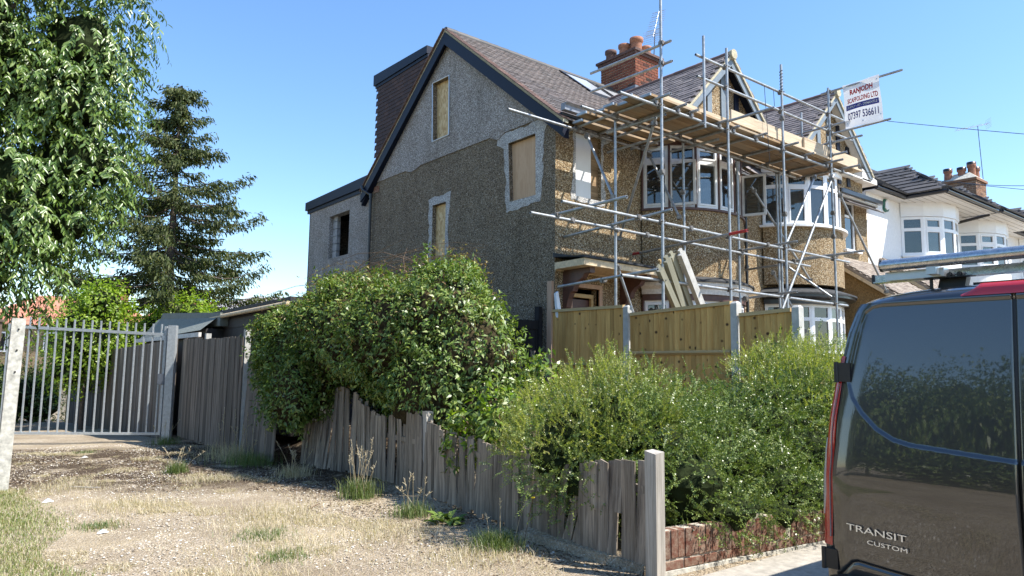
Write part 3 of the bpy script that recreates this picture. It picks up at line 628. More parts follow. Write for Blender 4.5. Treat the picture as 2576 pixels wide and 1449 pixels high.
# ================================================================ attached neighbour
H2=thing('attached_house','tan pebbledashed neighbour house with white bow windows and dark front gable','house',(9,3.5,1.0)); Z2=.25
wall_sheet([(6.003,.5),(12.2,.5),(12.2,6.6),(6.003,6.45)],[rect(10.93,11.57,5.02,6.42),rect(6.9,9.6,5.1,6.4),rect(6.9,9.6,1.7,3.35)],'y',0,.15,M['dash_tan'],'front_wall',H2)
window(H2,(10.93,.05),(11.57,.05),5.02,6.42,trans=6.0,mat='upvc'); MB().box((10.8,-.1,4.96),(11.7,.0,5.02)).build('sill',M['upvc'],H2)
MB().box((10.8,.3,4.9),(11.7,.32,6.5)).build('curtain',M['curtain'],H2)
C2=8.25; pts2,mb=bay(H2,C2,Z2,2); mb.build('bay_wall',M['dash_tan'],H2)
for i in range(NF): window(H2,pts2[i],pts2[i+1],5.10,6.40,trans=6.06,sash=[(0,0)] if i in (1,5) else (),mat='upvc',fw=.07)
mb=MB(); bow_ring(mb,C2,.6,1.5,1.78,A0-.03,-A0+.03,28,5.05,5.10); mb.build('bay_sill',M['upvc'],H2)
mb=MB(); bow_ring(mb,C2,.6,1.4,1.70,A0,-A0,28,6.40,6.62); mb.build('bay_head',M['upvc'],H2)
mb=MB(); Cu=arc(C2,.6,1.5,A0,-A0,84)
for i in range(84):
    if i<22 or i>54:
        a,b=Cu[i],Cu[i+1]; o=.03*math.sin(i*2.2); mb.add([(a[0],a[1]+o,5.1),(b[0],b[1]+.03*math.sin((i+1)*2.2),5.1),(b[0],b[1]+.03*math.sin((i+1)*2.2),6.4),(a[0],a[1]+o,6.4)],[(0,1,2,3)])
mb.build('curtain',M['curtain'],H2)
MB().box((6.8,.7,1.5),(9.8,.72,6.5)).build('bay_back',M['room'],H2)
for i in range(NF): window(H2,pts2[i],pts2[i+1],2.05,3.2,trans=2.85,mat='upvc',fw=.07)
mb=MB(); bow_ring(mb,C2,.6,1.5,1.76,A0,-A0,28,3.2,3.42); bow_ring(mb,C2,.6,1.76,1.9,A0,-A0,28,3.30,3.42,3.36,3.42); mb.build('bay_fascia',M['blackgloss'],H2)
mb=MB(); bow_ring(mb,C2,.6,1.5,1.93,A0-.03,-A0+.03,28,3.42,3.62,3.42,3.46); mb.build('bay_felt_roof',M['felt'],H2)
gablet(H2,8.22,8.46,-.98,-1.26,M['tile_dark'],M['soffit'],21,zb=6.75,back=2.6)
MB().box((6.6,-1.2,6.52),(9.95,0,6.56)).build('gablet_soffit',M['soffit'],H2)
MB().prism([(9.5,6.5),(10.3,6.5),(10.3,6.62),(9.5,6.8)],'y',-1.2,-.6).build('gablet_foot',M['soffit'],H2)
z2=lambda y: roof_z(y)+.12
rf2=MB().add([(6.003,-.32,z2(-.32)),(12.3,-.32,z2(-.32)),(12.3,RV,RZ+.12),(6.003,RV,RZ+.12),(12.3,7.4,z2(7.4)),(6.003,7.4,z2(7.4))],[(0,1,2,3),(3,2,4,5)]).build('roof',M['tile_dark'],H2)
tiles('roof_tile',rf2,M['tile_dark'],(6.0,-.36,z2(-.36)),(1,0,0),sl,6.3,Ls,gauge=.2,tw=.3,th=.03,inside=lambda p: not in_gab(p,8.22,8.46) and not(p.x<6.55 and p.y>2.8),seed=5)
MB().box((12.2,0,.5),(12.25,7.2,6.5)).box((6.003,7.1,.5),(12.2,7.2,6.5)).build('side_wall',M['dash_tan'],H2)
MB().prism([(-.44,6.42),(-.44,6.53),(-.33,6.54),(-.33,6.42)],'x',9.9,12.35).build('gutter',M['blackgloss'],H2)
MB().box((9.9,-.32,6.36),(12.3,-.0,6.41)).build('soffit',M['soffit'],H2)
MB().tube((5.93,-.1,6.2),(5.93,-.1,.9),.036,10).tube((5.93,-.1,3.95),(5.93,-.1,4.05),.05,10).build('drainpipe',M['blackgloss'],H2)
# lean-to garages beside it
for k,(x0,lab) in enumerate(((9.85,'side'),(12.9,'next'))):
    GR=thing('garage_lean_to',['pebbledashed lean-to with weathered tiled roof below the neighbour\'s small window','pebbledashed lean-to with weathered tiled roof against the white house'][k],'lean-to',(x0+1.3,-.6,.8))
    xa,xb=x0,x0+2.6; za,zb_=(4.72,3.75) if k==0 else (4.95,3.9)
    MB().prism([(-.25,.8),(-1.5,.8),(-1.5,zb_-.1),(-.25,za-.1)],'x',xa+.1,xb).build('side_wall',M['dash_orange'],GR)
    r0_=MB().prism([(-.02,za-.03),(-1.72,zb_-.25),(-1.72,zb_-.17),(-.02,za+.05)],'x',xa,xb+.05).build('roof',M['tile_weather'],GR)
    upv=Vector((0,1.7,za-zb_+.2)); tiles('roof_tile',r0_,M['tile_weather'],(xa,-1.74,zb_-.17),(1,0,0),upv,xb-xa,upv.length,gauge=.1,tw=.165,th=.02,seed=31+k)
    MB().prism([(-.0,za-.04),(-1.74,zb_-.26),(-1.74,zb_-.36),(-.0,za-.14)],'x',xa-.03,xa-.005).build('bargeboard',M['cream'],GR)
# ================================================================ white houses further along
def white_house(x0,z0,label,wallm,blind=True,mirror=False,tile='tile_far'):
    HW=thing('bay_fronted_house',label,'house',(x0+3,3,1.2+z0-6.9))
    e=z0                                          # eaves height
    wall_sheet([(x0,.5),(x0+6,.5),(x0+6,e+.05),(x0,e+.05)],[rect(x0+2.4,x0+5.1,e-1.7,e-.4)],'y',0,.15,M[wallm],'front_wall',HW)
    MB().box((x0,0.01,.5),(x0+.1,7,e)).box((x0,7,.5),(x0+6,7.1,e)).build('side_wall',M[wallm],HW)
    cx=x0+3.75; cy=.66; Rr=1.68; A=R(-66)
    P=arc(cx,cy,Rr-.03,A,-A,6)
    mb=MB(); bow_ring(mb,cx,cy,Rr-.2,Rr,A,-A,24,.6,e-1.72); mb.build('bay_wall',M[wallm],HW)
    mb=MB(); bow_ring(mb,cx,cy,Rr-.2,Rr+.01,A,-A,6,e-.45,e-.02); mb.build('bay_head',M['upvc'],HW)
    mb=MB(); bow_ring(mb,cx,cy,Rr-.2,Rr+.08,A,-A,24,e-1.72,e-1.67); mb.build('bay_sill',M['upvc'],HW)
    for i in range(6): window(HW,P[i],P[i+1],e-1.66,e-.46,trans=e-.86,mat='upvc',fw=.08,sash=[(0,0),(0,1)] if i in(1,4) else ())
    if blind:
        bl=MB(); Q=arc(cx,cy,Rr-.22,A,-A,6)
        for i in range(6):
            a,b=Q[i],Q[i+1]; nx_,ny_=(b[1]-a[1]),-(b[0]-a[0]); l_=math.hypot(nx_,ny_); nx_/=l_; ny_/=l_
            for k in range(24):
                z=e-1.62+k*.05; bl.add([(a[0],a[1],z),(b[0],b[1],z),(b[0]+nx_*.03,b[1]+ny_*.03,z+.04),(a[0]+nx_*.03,a[1]+ny_*.03,z+.04)],[(0,1,2,3)])
        bl.build('blind',M['blind'],HW)
    MB().box((x0+2,.5,e-2),(x0+5.5,.55,e)).build('bay_back',M['room'],HW)
    # projecting hipped eaves over the bay
    xa,xb,yf=x0+1.86,x0+5.86,-1.45
    mb=MB().box((xa,yf,e-.02),(xb,0,e+.0)).box((x0-.1,-.3,e-.021),(xa-.002,0,e-.001))
    mb.build('soffit',M['soffit'],HW)
    for k in range(7): MB().box((xa+.02,yf+.06+k*.2,e-.026),(xb-.02,yf+.066+k*.2,e-.0205)).build('soffit_joint',M['room'],HW)
    gt=MB(); gt.tube((x0-.1,-.36,e+.05),(xa-.02,-.36,e+.05),.06,8).tube((xa-.04,-.36,e+.05),(xa-.04,yf-.06,e+.05),.06,8).tube((xa-.04,yf-.06,e+.05),(xb+.05,yf-.06,e+.05),.06,8).tube((xb+.04,yf-.06,e+.05),(xb+.04,-.3,e+.05),.06,8); gt.build('gutter',M['blackgloss'],HW)
    MB().box((xa+.0,yf+.0,e+.001),(xb,yf+.02,e+.12)).box((xa,yf+.02,e+.001),(xa+.02,0,e+.12)).build('fascia',M['black'],HW)
    t=.7; h=1.95; zz=e+.07
    rf=MB(); xm=(xa+xb)/2
    rf.add([(xa-.06,yf-.06,zz),(xb+.06,yf-.06,zz),(xm+.0,yf+2.0,zz+t*2.0),(xm,yf+4.6,zz+t*2.0),(xa-.06,yf+2.6,zz),(xb+.06,yf+2.6,zz)],[(0,1,2),(0,2,3,4),(1,5,3,2)])
    r1=rf.build('bay_roof',M[tile],HW)
    upv=Vector((1,0,t)); 
    def insL(p): return (p.x-xa+.08)<=(p.y-yf+.08) and p.x<xm and p.y<0.2+(p.z-zz)/t
    tiles('roof_tile',r1,M[tile],(xa-.08,yf-.1,zz+.01),(0,1,0),upv,4.6,2.55,gauge=.28,tw=.33,th=.05,inside=insL,seed=41,lap=1.2)
    def insF(p): return (p.x-xa+.05)>=(p.y-yf) and (xb+.05-p.x)>=(p.y-yf)
    tiles('roof_tile',r1,M[tile],(xa-.08,yf-.1,zz+.01),(1,0,0),Vector((0,1,t)),4.2,2.5,gauge=.28,tw=.33,th=.05,inside=insF,seed=42,lap=1.2)
    me=MB().tube((0,0,0),(0,0,.36),.12,10,r2=.105).mesh('hip_tile'); Ms=[]
    for s,(hx) in ((1,xa),(-1,xb)):
        d=Vector((s,1,t)); dl=d.length; q_=d.to_track_quat('Z','Y').to_matrix().to_4x4()
        for k in range(int(2.0*dl/.34)): Ms.append(Matrix.Translation(Vector((hx,yf,zz+.03))+d/dl*(.34*k+.02))@q_)
    pieces('hip_tile',me,Ms,M[tile],r1,40)
    me=MB().tube((0,0,0),(0,.34,0),.11,10).mesh('bay_ridge_tile'); pieces('bay_ridge_tile',me,[Matrix.Translation((xm,yf+2.0+.34*k,zz+t*2.0)) for k in range(7)],M[tile],r1,20)
    # main roof
    y1=3.5; hh=zz+t*(y1+.35)
    mr=MB().add([(x0-.1,-.35,zz),(x0+6.1,-.35,zz),(x0+6.1,y1,hh),(x0+1.5,y1,hh),(x0-.1,7.3,zz),(x0+6.1,7.3,zz),(x0-.1,y1,zz+1.2)],[(0,1,2,3),(3,2,5,4),(0,3,4)]).build('main_roof',M[tile],HW)
    def insM(p): return p.x>x0-.1+(p.y+.35)*.42 and not ((p.z<zz+t*2 -abs(p.x-xm)*t) and abs(p.x-xm)<2.1)
    tiles('roof_tile',mr,M[tile],(x0-.1,-.4,zz+.01),(1,0,0),Vector((0,1,t)),6.1,4.7,gauge=.28,tw=.33,th=.05,inside=insM,seed=44,limit=0 if x0>13 else 60,lap=1.2)
    return HW
W1=white_house(12.25,6.9,'white rendered house with black hipped roof and curved bay beside the scaffolded pair','render_white')
MB().lathe([(.0,0),(.001,0)],(0,0,0),4)
ab=MB(); ab.lathe([(.19,0),(.19,.05),(.15,.075),(0.001,.08)],(0,0,0),18,); 
al=thing('alarm_box','white and green burglar alarm box under the eaves of the white house','alarm box',(13.45,0,6.66))
MB().prism([(13.29,6.54),(13.34,6.48),(13.45,6.45),(13.56,6.48),(13.61,6.54),(13.58,6.74),(13.52,6.84),(13.38,6.84),(13.32,6.74)],'y',-.06,-.001).build('case',plain('alarm_green',(.02,.13,.09),.5),al)
MB().prism([(13.33,6.56),(13.45,6.50),(13.58,6.56),(13.545,6.74),(13.45,6.82),(13.36,6.74)],'y',-.085,-.061).build('cover',M['upvc'],al)
W2=white_house(16.8,6.98,'second white bay house with black bracketed gutter, right of the first white one','render_white')
W3=white_house(23.2,7.15,'third bay house at the right edge of the row with black tiled roof','render_white',blind=False)
MB().box((14.6,-.9,.6),(20.,-.86,4.3)).build('bay_render',M['dash_tan'],W2)
MB().tube((18.45,-1.2,6.92),(18.1,-.2,6.7),.05,8).tube((18.1,-.2,6.7),(18.1,-.1,2),.045,8).build('downpipe',M['blackgloss'],W2)
CH2=thing('brown_brick_chimney','brown brick chimney with black topped pots above the white houses','chimney',(23.5,1.3,8.6))
X0,X1,Y0,Y1,Z0,Z1=23.0,24.1,.62,1.85,7.6,9.30
MB().box((X0+.01,Y0+.01,Z0),(X1-.01,Y1-.01,Z1)).build('brick_joint',M['joint'],CH2)
n=N('brown_chimney_brick'); n.set(col=n.ramp(n.rnd(),[(0,(.16,.08,.05)),(.4,(.26,.14,.08)),(.7,(.10,.06,.045)),(1,(.34,.2,.12))]),rough=.9); M['brick2']=n.m
me,A=bricks(CH2,'brick',M['brick2'],(X0,Y1,Z0),(0,-1,0),Y1-Y0,Z1-Z0,(-1,0,0)); _,B_=bricks(CH2,'brick',M['brick2'],(X0,Y0,Z0),(1,0,0),X1-X0,Z1-Z0,(0,-1,0))
pieces('brick',me,A+B_,M['brick2'],CH2,300)
MB().box((X0-.06,Y0-.06,Z1),(X1+.06,Y1+.06,Z1+.1)).build('oversailing_course',M['brick2'],CH2)
MB().add([(X0-.05,Y0-.05,Z1+.101),(X1+.05,Y0-.05,Z1+.101),(X1+.05,Y1+.05,Z1+.101),(X0-.05,Y1+.05,Z1+.101),(X0+.3,Y0+.3,Z1+.42),(X1-.3,Y0+.3,Z1+.42),(X1-.3,Y1-.3,Z1+.42),(X0+.3,Y1-.3,Z1+.42)],[(0,1,5,4),(1,2,6,5),(2,3,7,6),(3,0,4,7),(4,5,6,7)]).build('flaunching',M['concrete_old'],CH2)
for x,y,h in ((23.15,1.65,.42),(23.3,1.2,.42),(23.5,.9,.62),(23.75,.85,.45)): 
    pot(CH2,x,y,Z1+.18,h,.15,M['terracotta']); MB().lathe([(.17,h-.06),(.17,h+.05),(.1,h+.06)],(x,y,Z1+.18),14).build('pot_band',M['black'],CH2)
aerial('tv_aerial','tall thin TV aerial mast standing beside the brown brick chimney',(24.2,.7,8.6),(24.0,.75,11.75),(-.5,.5,-.15),1.3,9,.2,'black')
CH3=thing('far_gable_chimney','weathered brick chimney peeping out behind the neighbour\'s front gable','chimney',(13.,3.4,9.0))
X0,X1,Y0,Y1,Z0,Z1=12.05,12.95,2.95,3.85,7.2,8.93
MB().box((X0+.01,Y0+.01,Z0),(X1-.01,Y1-.01,Z1)).build('brick_joint',M['joint'],CH3)
me,A=bricks(CH3,'brick',M['brick2'],(X0,Y0,Z0),(1,0,0),X1-X0,Z1-Z0,(0,-1,0)); _,B_=bricks(CH3,'brick',M['brick2'],(X1,Y0,Z0),(0,1,0),Y1-Y0,Z1-Z0,(1,0,0)); _,B2=bricks(CH3,'brick',M['brick2'],(X0,Y1,Z0),(0,-1,0),Y1-Y0,Z1-Z0,(-1,0,0))
pieces('brick',me,A+B_+B2,M['brick2'],CH3,300)
MB().box((X0-.05,Y0-.05,Z1),(X1+.05,Y1+.05,Z1+.08)).box((X0-.1,Y0-.1,Z1+.081),(X1+.1,Y1+.1,Z1+.15)).build('oversailing_course',M['brick2'],CH3)
pot(CH3,12.3,3.3,Z1+.15,.35,.14,M['terracotta']); pot(CH3,12.7,3.4,Z1+.15,.35,.14,M['terracotta'])
# ================================================================ scaffold
SC=thing('scaffold','galvanised tube scaffold with timber board deck across the front of the house','scaffold',(3,-1.8,.85))
TR=.0242
def tb(name,p,q,mat='tube'):
    return MB().tube(p,q,TR,12,hollow=True).build(name,M[mat],SC)
cm=MB(); cm.box((-.035,-.045,-.03),(.035,.045,.03)).tube((.0,.03,0),(.075,.03,0),.010,6).tube((0,-.03,.0),(.065,-.03,0),.010,6).box((-.045,-.02,-.04),(-.02,.02,.04)).tube((-.0,0,-.045),(0,0,.045),.034,8); cme=cm.mesh('coupler')
CPL=[]
def cp_(x,y,z,rz=0,ry=0): CPL.append(Matrix.Translation((x,y,z))@Matrix.Rotation(rz,4,'Z')@Matrix.Rotation(ry,4,'X'))
yc,yb=-2.3,-1.34
for x,zt_,x2 in ((.235,9.7,.215),(2.06,7.39,2.03),(3.88,7.6,3.85),(5.72,7.61,5.75)): tb('standard',(x2,yc,.8),(x,yc,zt_))
tb('standard',(1.38,yc,5.75),(1.38,yc,7.41))
for x in (.165,2.02,3.765,5.22,5.33): tb('standard',(x,yb,.8),(x,yb,5.92))
LD=[(-1.5,2.15,-.46,5.9,'A'),(-.7,5.9,-1.39,5.88,'B'),(-.71,6.75,-2.25,5.86,'C'),(1.22,6.5,-2.25,7.04,'g'),(1.25,6.78,-2.25,6.66,'g2'),(-1.92,6.45,-2.25,3.94,'m'),(-1.77,6.4,-1.39,3.94,'mb'),(-.69,6.3,-2.25,3.0,'l')]
for a,b,y,z,k in LD:
    tb('guard_rail' if k[0]=='g' else 'ledger',(a,y,z),(b,y,z+(.03 if k in('g','g2','C') else 0)))
    for x in ((.22,2.05,3.87,5.73) if y<-2 else (.17,2.02,3.77,5.22)):
        if a<x<b and k!='A': cp_(x,(y+(yc if y<-2 else yb))/2,z,PI/2 if y>-2 else -PI/2)
tb('return_rail',(.29,-2.46,6.93),(.27,-.64,6.95)); tb('return_rail',(.29,-2.48,6.58),(.27,-.65,6.60)); cp_(.25,-2.3,6.93); cp_(.25,-2.3,6.58)
for x,e in ((.12,-2.57),(.68,-2.45),(1.04,-2.4),(1.84,-2.45),(2.26,-2.4),(2.98,-2.5),(3.91,-2.6),(4.75,-2.45),(5.6,-2.62),(6.27,-2.66)):
    i_=-.2 if x<2 else -1.15
    tb('transom',(x,e,5.955),(x,i_,5.955)); cp_(x,-2.25,5.90); cp_(x,-1.39,5.91)
    if x<2: cp_(x,-.46,5.92)
tb('transom',(.45,-2.2,5.80),(.43,-.9,5.80)); tb('transom',(1.3,-2.35,5.80),(1.28,-.1,5.80)); tb('transom',(2.2,-2.0,5.80),(2.15,-.95,5.80))
tb('transom',(2.05,-3.21,6.02),(2.05,-1.9,6.02))
for p,q in [((-.15,-2.78,4.0),(.2,-.03,4.0)),((-1.26,-2.88,4.0),(-1.2,-1.15,4.0)),((3.66,-2.65,4.0),(3.87,-.8,4.0)),((5.38,-1.21,3.88),(5.54,-.21,3.88)),((5.6,-2.75,4.0),(5.84,-1.0,4.0)),((5.85,-2.85,4.05),(5.9,-1.5,4.05)),((-.45,-2.75,3.06),(.02,-.08,3.06)),((3.6,-2.65,3.06),(4.1,-1.1,3.06))]: tb('transom',p,q); cp_(q[0]+(p[0]-q[0])*.45,-1.39 if q[1]>-1.3 else -2.25,p[2]-.02)
rt=tb('red_ended_transom',(1.6,-2.93,3.89),(2.08,-.04,3.89))
MB().tube((1.6,-2.935,3.89),(1.66,-2.56,3.89),TR*1.06,12,hollow=True).build('red_end',M['redtube'],rt); MB().tube((2.045,-.25,3.89),(2.082,-.035,3.89),TR*1.06,12).build('red_end',M['redtube'],rt)
for p,q in [((5.78,-2.75,6.79),(5.77,-1.3,6.79)),((5.78,-2.95,6.42),(5.77,-1.4,6.42)),((5.78,-2.62,6.15),(5.77,-1.8,6.15)),((5.79,-3.78,7.55),(5.76,-2.12,7.53)),((5.79,-3.52,6.62),(5.76,-2.2,6.6)),((5.75,-1.66,6.72),(5.75,-1.66,7.25))]: tb('end_rail',p,q); cp_(5.76,-2.3,q[2])
for p,q in [((.30,-.5,5.86),(.13,-1.32,4.5)),((.2,-2.2,5.68),(1.46,-.24,4.1)),((2.02,-.5,5.84),(1.93,-1.3,4.42)),((5.25,-2.2,5.64),(4.05,-2.2,4.06)),((5.70,-2.36,5.70),(3.55,-2.36,2.72)),((5.86,-2.36,5.38),(7.9,-2.36,3.42)),((4.36,-1.28,5.42),(6.6,-1.28,3.65)),((5.05,-1.28,3.72),(6.3,-1.28,2.5)),((.26,-1.28,3.36),(.95,-1.28,2.0)),((5.9,-2.2,3.1),(5.5,-1.3,3.9))]: tb('brace',p,q); cp_(*q,.6); cp_(*[p[i]+(q[i]-p[i])*.04 for i in range(3)],.3)
for x,y,z in ((3.3,-2.25,3.94),(-.9,-1.39,3.94),(.9,-1.39,3.94),(-.3,-2.25,3.94),(1.0,-2.25,3.94),(2.0,-1.34,4.9),(.22,-2.3,4.75),(5.74,-2.3,4.9),(5.72,-2.3,4.4),(3.86,-2.3,4.6),(3.87,-2.3,6.5)): cp_(x,y,z,0,PI/2)
for m in CPL:
    o=bpy.data.objects.new('coupler',cme); COL.objects.link(o); o.parent=SC; o.matrix_local=Matrix.Translation(-SC.location)@m
cme.materials.append(M['coupler'])
rows=[(-.57,[(-.0,2.1)]),(-.90,[(-.22,2.2)]),(-1.20,[(-.1,3.4),(3.42,6.35)]),(-1.47,[(-.15,2.9),(2.92,6.5)]),(-1.70,[(-.05,3.85),(3.87,6.6)]),(-1.93,[(-.2,3.0),(3.02,6.55)]),(-2.16,[(-.02,3.2),(3.22,6.75)])]
rr=random.Random(4)
for y,segs in rows:
    for a,b in segs:
        dz=rr.uniform(0,.012); tl=rr.uniform(-.006,.006)
        bd=MB().add([(a,y-.111,5.985+dz),(b,y-.111+tl,5.985+dz),(b,y+.111+tl,5.985+dz),(a,y+.111,5.985+dz),(a,y-.111,6.023+dz),(b,y-.111+tl,6.023+dz),(b,y+.111+tl,6.023+dz),(a,y+.111,6.023+dz)],[(0,3,2,1),(4,5,6,7),(0,1,5,4),(1,2,6,5),(2,3,7,6),(3,0,4,7)]).build('board',M['board'],SC)
        MB().box((a-.004,y-.113,5.983+dz),(a+.03,y+.113,6.025+dz)).build('hoop_iron',M['hoop'],bd)
MB().box((.15,-2.1,6.04),(2.3,-1.9,6.078)).build('board',M['board'],SC)
MB().box((2.3,-2.215,6.10),(5.55,-2.177,6.33)).build('toe_board',M['toe'],SC)
MB().box((4.75,-2.262,6.08),(7.0,-2.222,6.33),).build('toe_board',M['toe'],SC)
MB().box((3.9,-2.32,6.03),(7.05,-2.1,6.068)).build('toe_board',M['toe'],SC)
MB().box((.35,-2.215,6.03),(2.28,-2.177,6.12)).build('toe_board',M['toe'],SC)
# cable twisted round a standard and hanging down
mb=MB(); pr=None
for i in range(40):
    a=i*1.1; p=Vector((3.88+.032*math.cos(a),yc+.032*math.sin(a),7.05+i*.011)); 
    if pr: mb.tube(pr,p,.006,4,cap=False)
    pr=p
for a,b in (((3.3,-2.28,7.03),(3.42,-2.28,5.55)),((3.42,-2.28,5.55),(3.05,-1.9,5.35)),((3.62,-2.28,7.0),(3.64,-2.28,6.7))): mb.tube(a,b,.006,4)
o=mb.build('cable',M['black'],None,kind=None,label='thin black cable wound round a tall scaffold tube and hanging under the deck',cat='cable')
# banner
BN=thing('banner','white scaffolding banner with red and blue lettering tied between two tubes','banner',(5.8,-3.0,6.6))
nu,nv=24,18; V=[];F=[]
def bpt(s,t):   # s from house side to street side, t from top to bottom
    y=-2.60+(-.76)*s-.03*t; z=7.565-.0*s-t*.955+.01*s; x=5.77-.03+.022*math.sin(s*5.5+t*2.3)+.012*math.sin(t*8+s*3)-.01
    return Vector((x,y+.012*math.sin(t*5)*(s-.5),z+.012*math.sin(s*6)*t))
for j in range(nv+1):
    for i in range(nu+1): V.append(bpt(i/nu,j/nv))
for j in range(nv):
    for i in range(nu): a=j*(nu+1)+i; F.append((a,a+1,a+nu+2,a+nu+1))
me=np_mesh('sheet',V,F,True); n=N('banner_sheet'); n.set(col=(.80,.79,.80),rough=.5); tt=n.n('ShaderNodeBsdfTranslucent'); tt.inputs[0].default_value=(.8,.8,.8,1); mx=n.n('ShaderNodeMixShader'); mx.inputs[0].default_value=.35; n.l(n.p.outputs[0],mx.inputs[1]); n.l(tt.outputs[0],mx.inputs[2]); n.l(mx.outputs[0],n.o.inputs[0])
obj('sheet',me,n.m,BN)
def text_mesh(s,size,width,bold=0.,shear=0,ext=0.002,sx=None):
    cu=bpy.data.curves.new('t','FONT'); cu.body=s; cu.size=size; cu.align_x='CENTER'; cu.align_y='CENTER'; cu.offset=bold; cu.shear=shear; cu.extrude=ext; cu.resolution_u=3
    o=bpy.data.objects.new('t',cu); COL.objects.link(o); bpy.context.view_layer.update(); dg=bpy.context.evaluated_depsgraph_get()
    me=bpy.data.meshes.new_from_object(o.evaluated_get(dg)); bpy.data.objects.remove(o)
    a=arr(me); a[:,0]-=(a[:,0].max()+a[:,0].min())/2; a[:,1]-=(a[:,1].max()+a[:,1].min())/2
    a[:,0]*=width/(a[:,0].max()-a[:,0].min()); a[:,1]*=size/(a[:,1].max()-a[:,1].min()); return me,a
def on_banner(s,cs,ct,wid,hgt,mat,bold,shear=0,dx=.004,name='lettering'):
    me,a=text_mesh(s,hgt,wid,bold,shear)
    for k in range(len(a)):
        ss=cs+a[k,0]/.76; t_=ct-a[k,1]/.955; p=bpt(ss,t_); a[k]=(p.x-dx-.0,p.y,p.z)
    me.vertices.foreach_set('co',a.ravel()); me.update(); obj(name,me,mat,BN)
red=plain('banner_red',(.55,.015,.02),.5,var=.02); blu=plain('banner_blue',(.025,.025,.22),.5,var=.02)
on_banner('RANJODH',.50,.215,.50,.155,red,.006)
on_banner('SCAFFOLDING LTD',.52,.395,.64,.11,red,.003)
mb=MB()
for i in range(16): 
    a,b,c,d=bpt(.06+.88*i/16,.485),bpt(.06+.88*(i+1)/16,.485),bpt(.06+.88*(i+1)/16,.60),bpt(.06+.88*i/16,.60)
    mb.add([(p.x-.003,p.y,p.z) for p in (a,b,c,d)],[(0,1,2,3)])
mb.build('blue_strip',blu,BN)
on_banner('SUPPLY - FIT - DISMANTLE',.50,.543,.62,.055,M['upvc'],.002,.25,.006)
on_banner('07397 536611',.50,.745,.62,.16,blu,.003)
mb=MB()
for s_,t_ in ((.06,.07),(.5,.06),(.94,.08),(.06,.88),(.5,.9),(.95,.84)): p=bpt(s_,t_); mb.tube((p.x-.006,p.y,p.z),(p.x+.004,p.y,p.z),.014,8)
mb.build('eyelets',M['alu'],BN,kind=None)
# timber lengths leaning on the lowest rail
zt_=[((.10,-2.33,3.16),(1.15,-2.05,2.2),.12,'timber_green','grey green timber length, lowest of those leaning on the scaffold'),
     ((.24,-2.36,3.32),(1.32,-2.0,2.2),.13,'timber_green','knotty timber length second from the left among those leaning on the scaffold'),
     ((.30,-2.2,3.30),(1.36,-1.9,2.2),.05,'fence_rail','thin yellow timber batten between the thick leaning timber lengths'),
     ((.44,-2.30,3.42),(1.62,-1.95,2.2),.12,'timber_green','brown edged timber length beside the white faced one, leaning on the rail'),
     ((.55,-2.40,3.46),(1.78,-2.1,2.2),.13,'concrete','pale notched post, rightmost of the lengths leaning on the scaffold')]
for a,b,wd,mt,lb in zt_:
    a=Vector(a);b=Vector(b); d=(b-a).normalized(); b=a+d*3.0; L=3.0
    x=d; y=Vector((0,-1,0)); y=(y-x*y.dot(x)).normalized(); z=x.cross(y); Bm=Matrix((x,y,z)).transposed().to_4x4(); Bm.translation=a
    me=MB().box((0,-.04,-wd/2),(L,.04,wd/2)).box((-.05,-.04,-wd/2),(0,.0,wd*.1)).mesh('timber_length'); o=obj('timber_length',me,M[mt],None,label=lb,cat='timber',group='lengths leaning on the scaffold'); o.matrix_world=Bm
    if mt=='concrete': pass
o=MB().add([(-.02,-.12,2.5),(.08,-.12,2.5),(.08,-.06,2.5),(-.02,-.06,2.5),(-.07,-.12,2.93),(-.01,-.11,2.97),(-.01,-.06,2.97),(-.07,-.06,2.93)],[(0,3,2,1),(4,5,6,7),(0,1,5,4),(1,2,6,5),(2,3,7,6),(3,0,4,7)]).build('wrapped_bundle',M['foam'],None,label='white plastic wrapped bundle poking up behind the new fence corner',cat='bundle')
# ================================================================ new boundary fence
FN=thing('new_fence','new honey coloured close board fence with concrete posts in front of the house','fence',(0,-2.4,.8))
rr=random.Random(8)
secs=[(.06,-1.68,2.60,2.58),(-1.83,-3.69,2.44,2.51),(-3.83,-4.60,2.33,2.36)]
for k,(a,b,za,zb_) in enumerate(secs):
    L=a-b; nb=int(round(L/.098))
    for i in range(nb):
        y1=a-L*i/nb; y0=a-L*(i+1)/nb-.0; z=za+(zb_-za)*(i+.5)/nb; g_=gz(0,y1)
        th=.012
        MB().add([(-.006,y0,g_-.05),(-.030,y1,g_-.05),(-.012,y1,g_-.05),(.006,y0,g_-.05),(-.006,y0,z),(-.030,y1,z),(-.012,y1,z),(.006,y0,z)],[(0,3,2,1),(4,5,6,7),(0,1,5,4),(1,2,6,5),(2,3,7,6),(3,0,4,7)]).build('board',M['fence_new'],FN)
    MB().add([(-.045,b,zb_),(.03,b,zb_),(.03,a,za),(-.045,a,za),(-.04,b,zb_+.05),(.03,b,zb_+.055),(.03,a,za+.055),(-.04,a,za+.05)],[(0,3,2,1),(4,5,6,7),(0,1,5,4),(1,2,6,5),(2,3,7,6),(3,0,4,7)]).build('capping_rail',M['fence_rail'],FN)
    zr=1.66 if k==0 else (1.84 if k==1 else 1.4)
    MB().prism([(-.070,zr),(-.030,zr-.035),(-.030,zr+.035),(-.065,zr+.03)],'y',b,a).build('arris_rail',M['fence_rail'],FN)
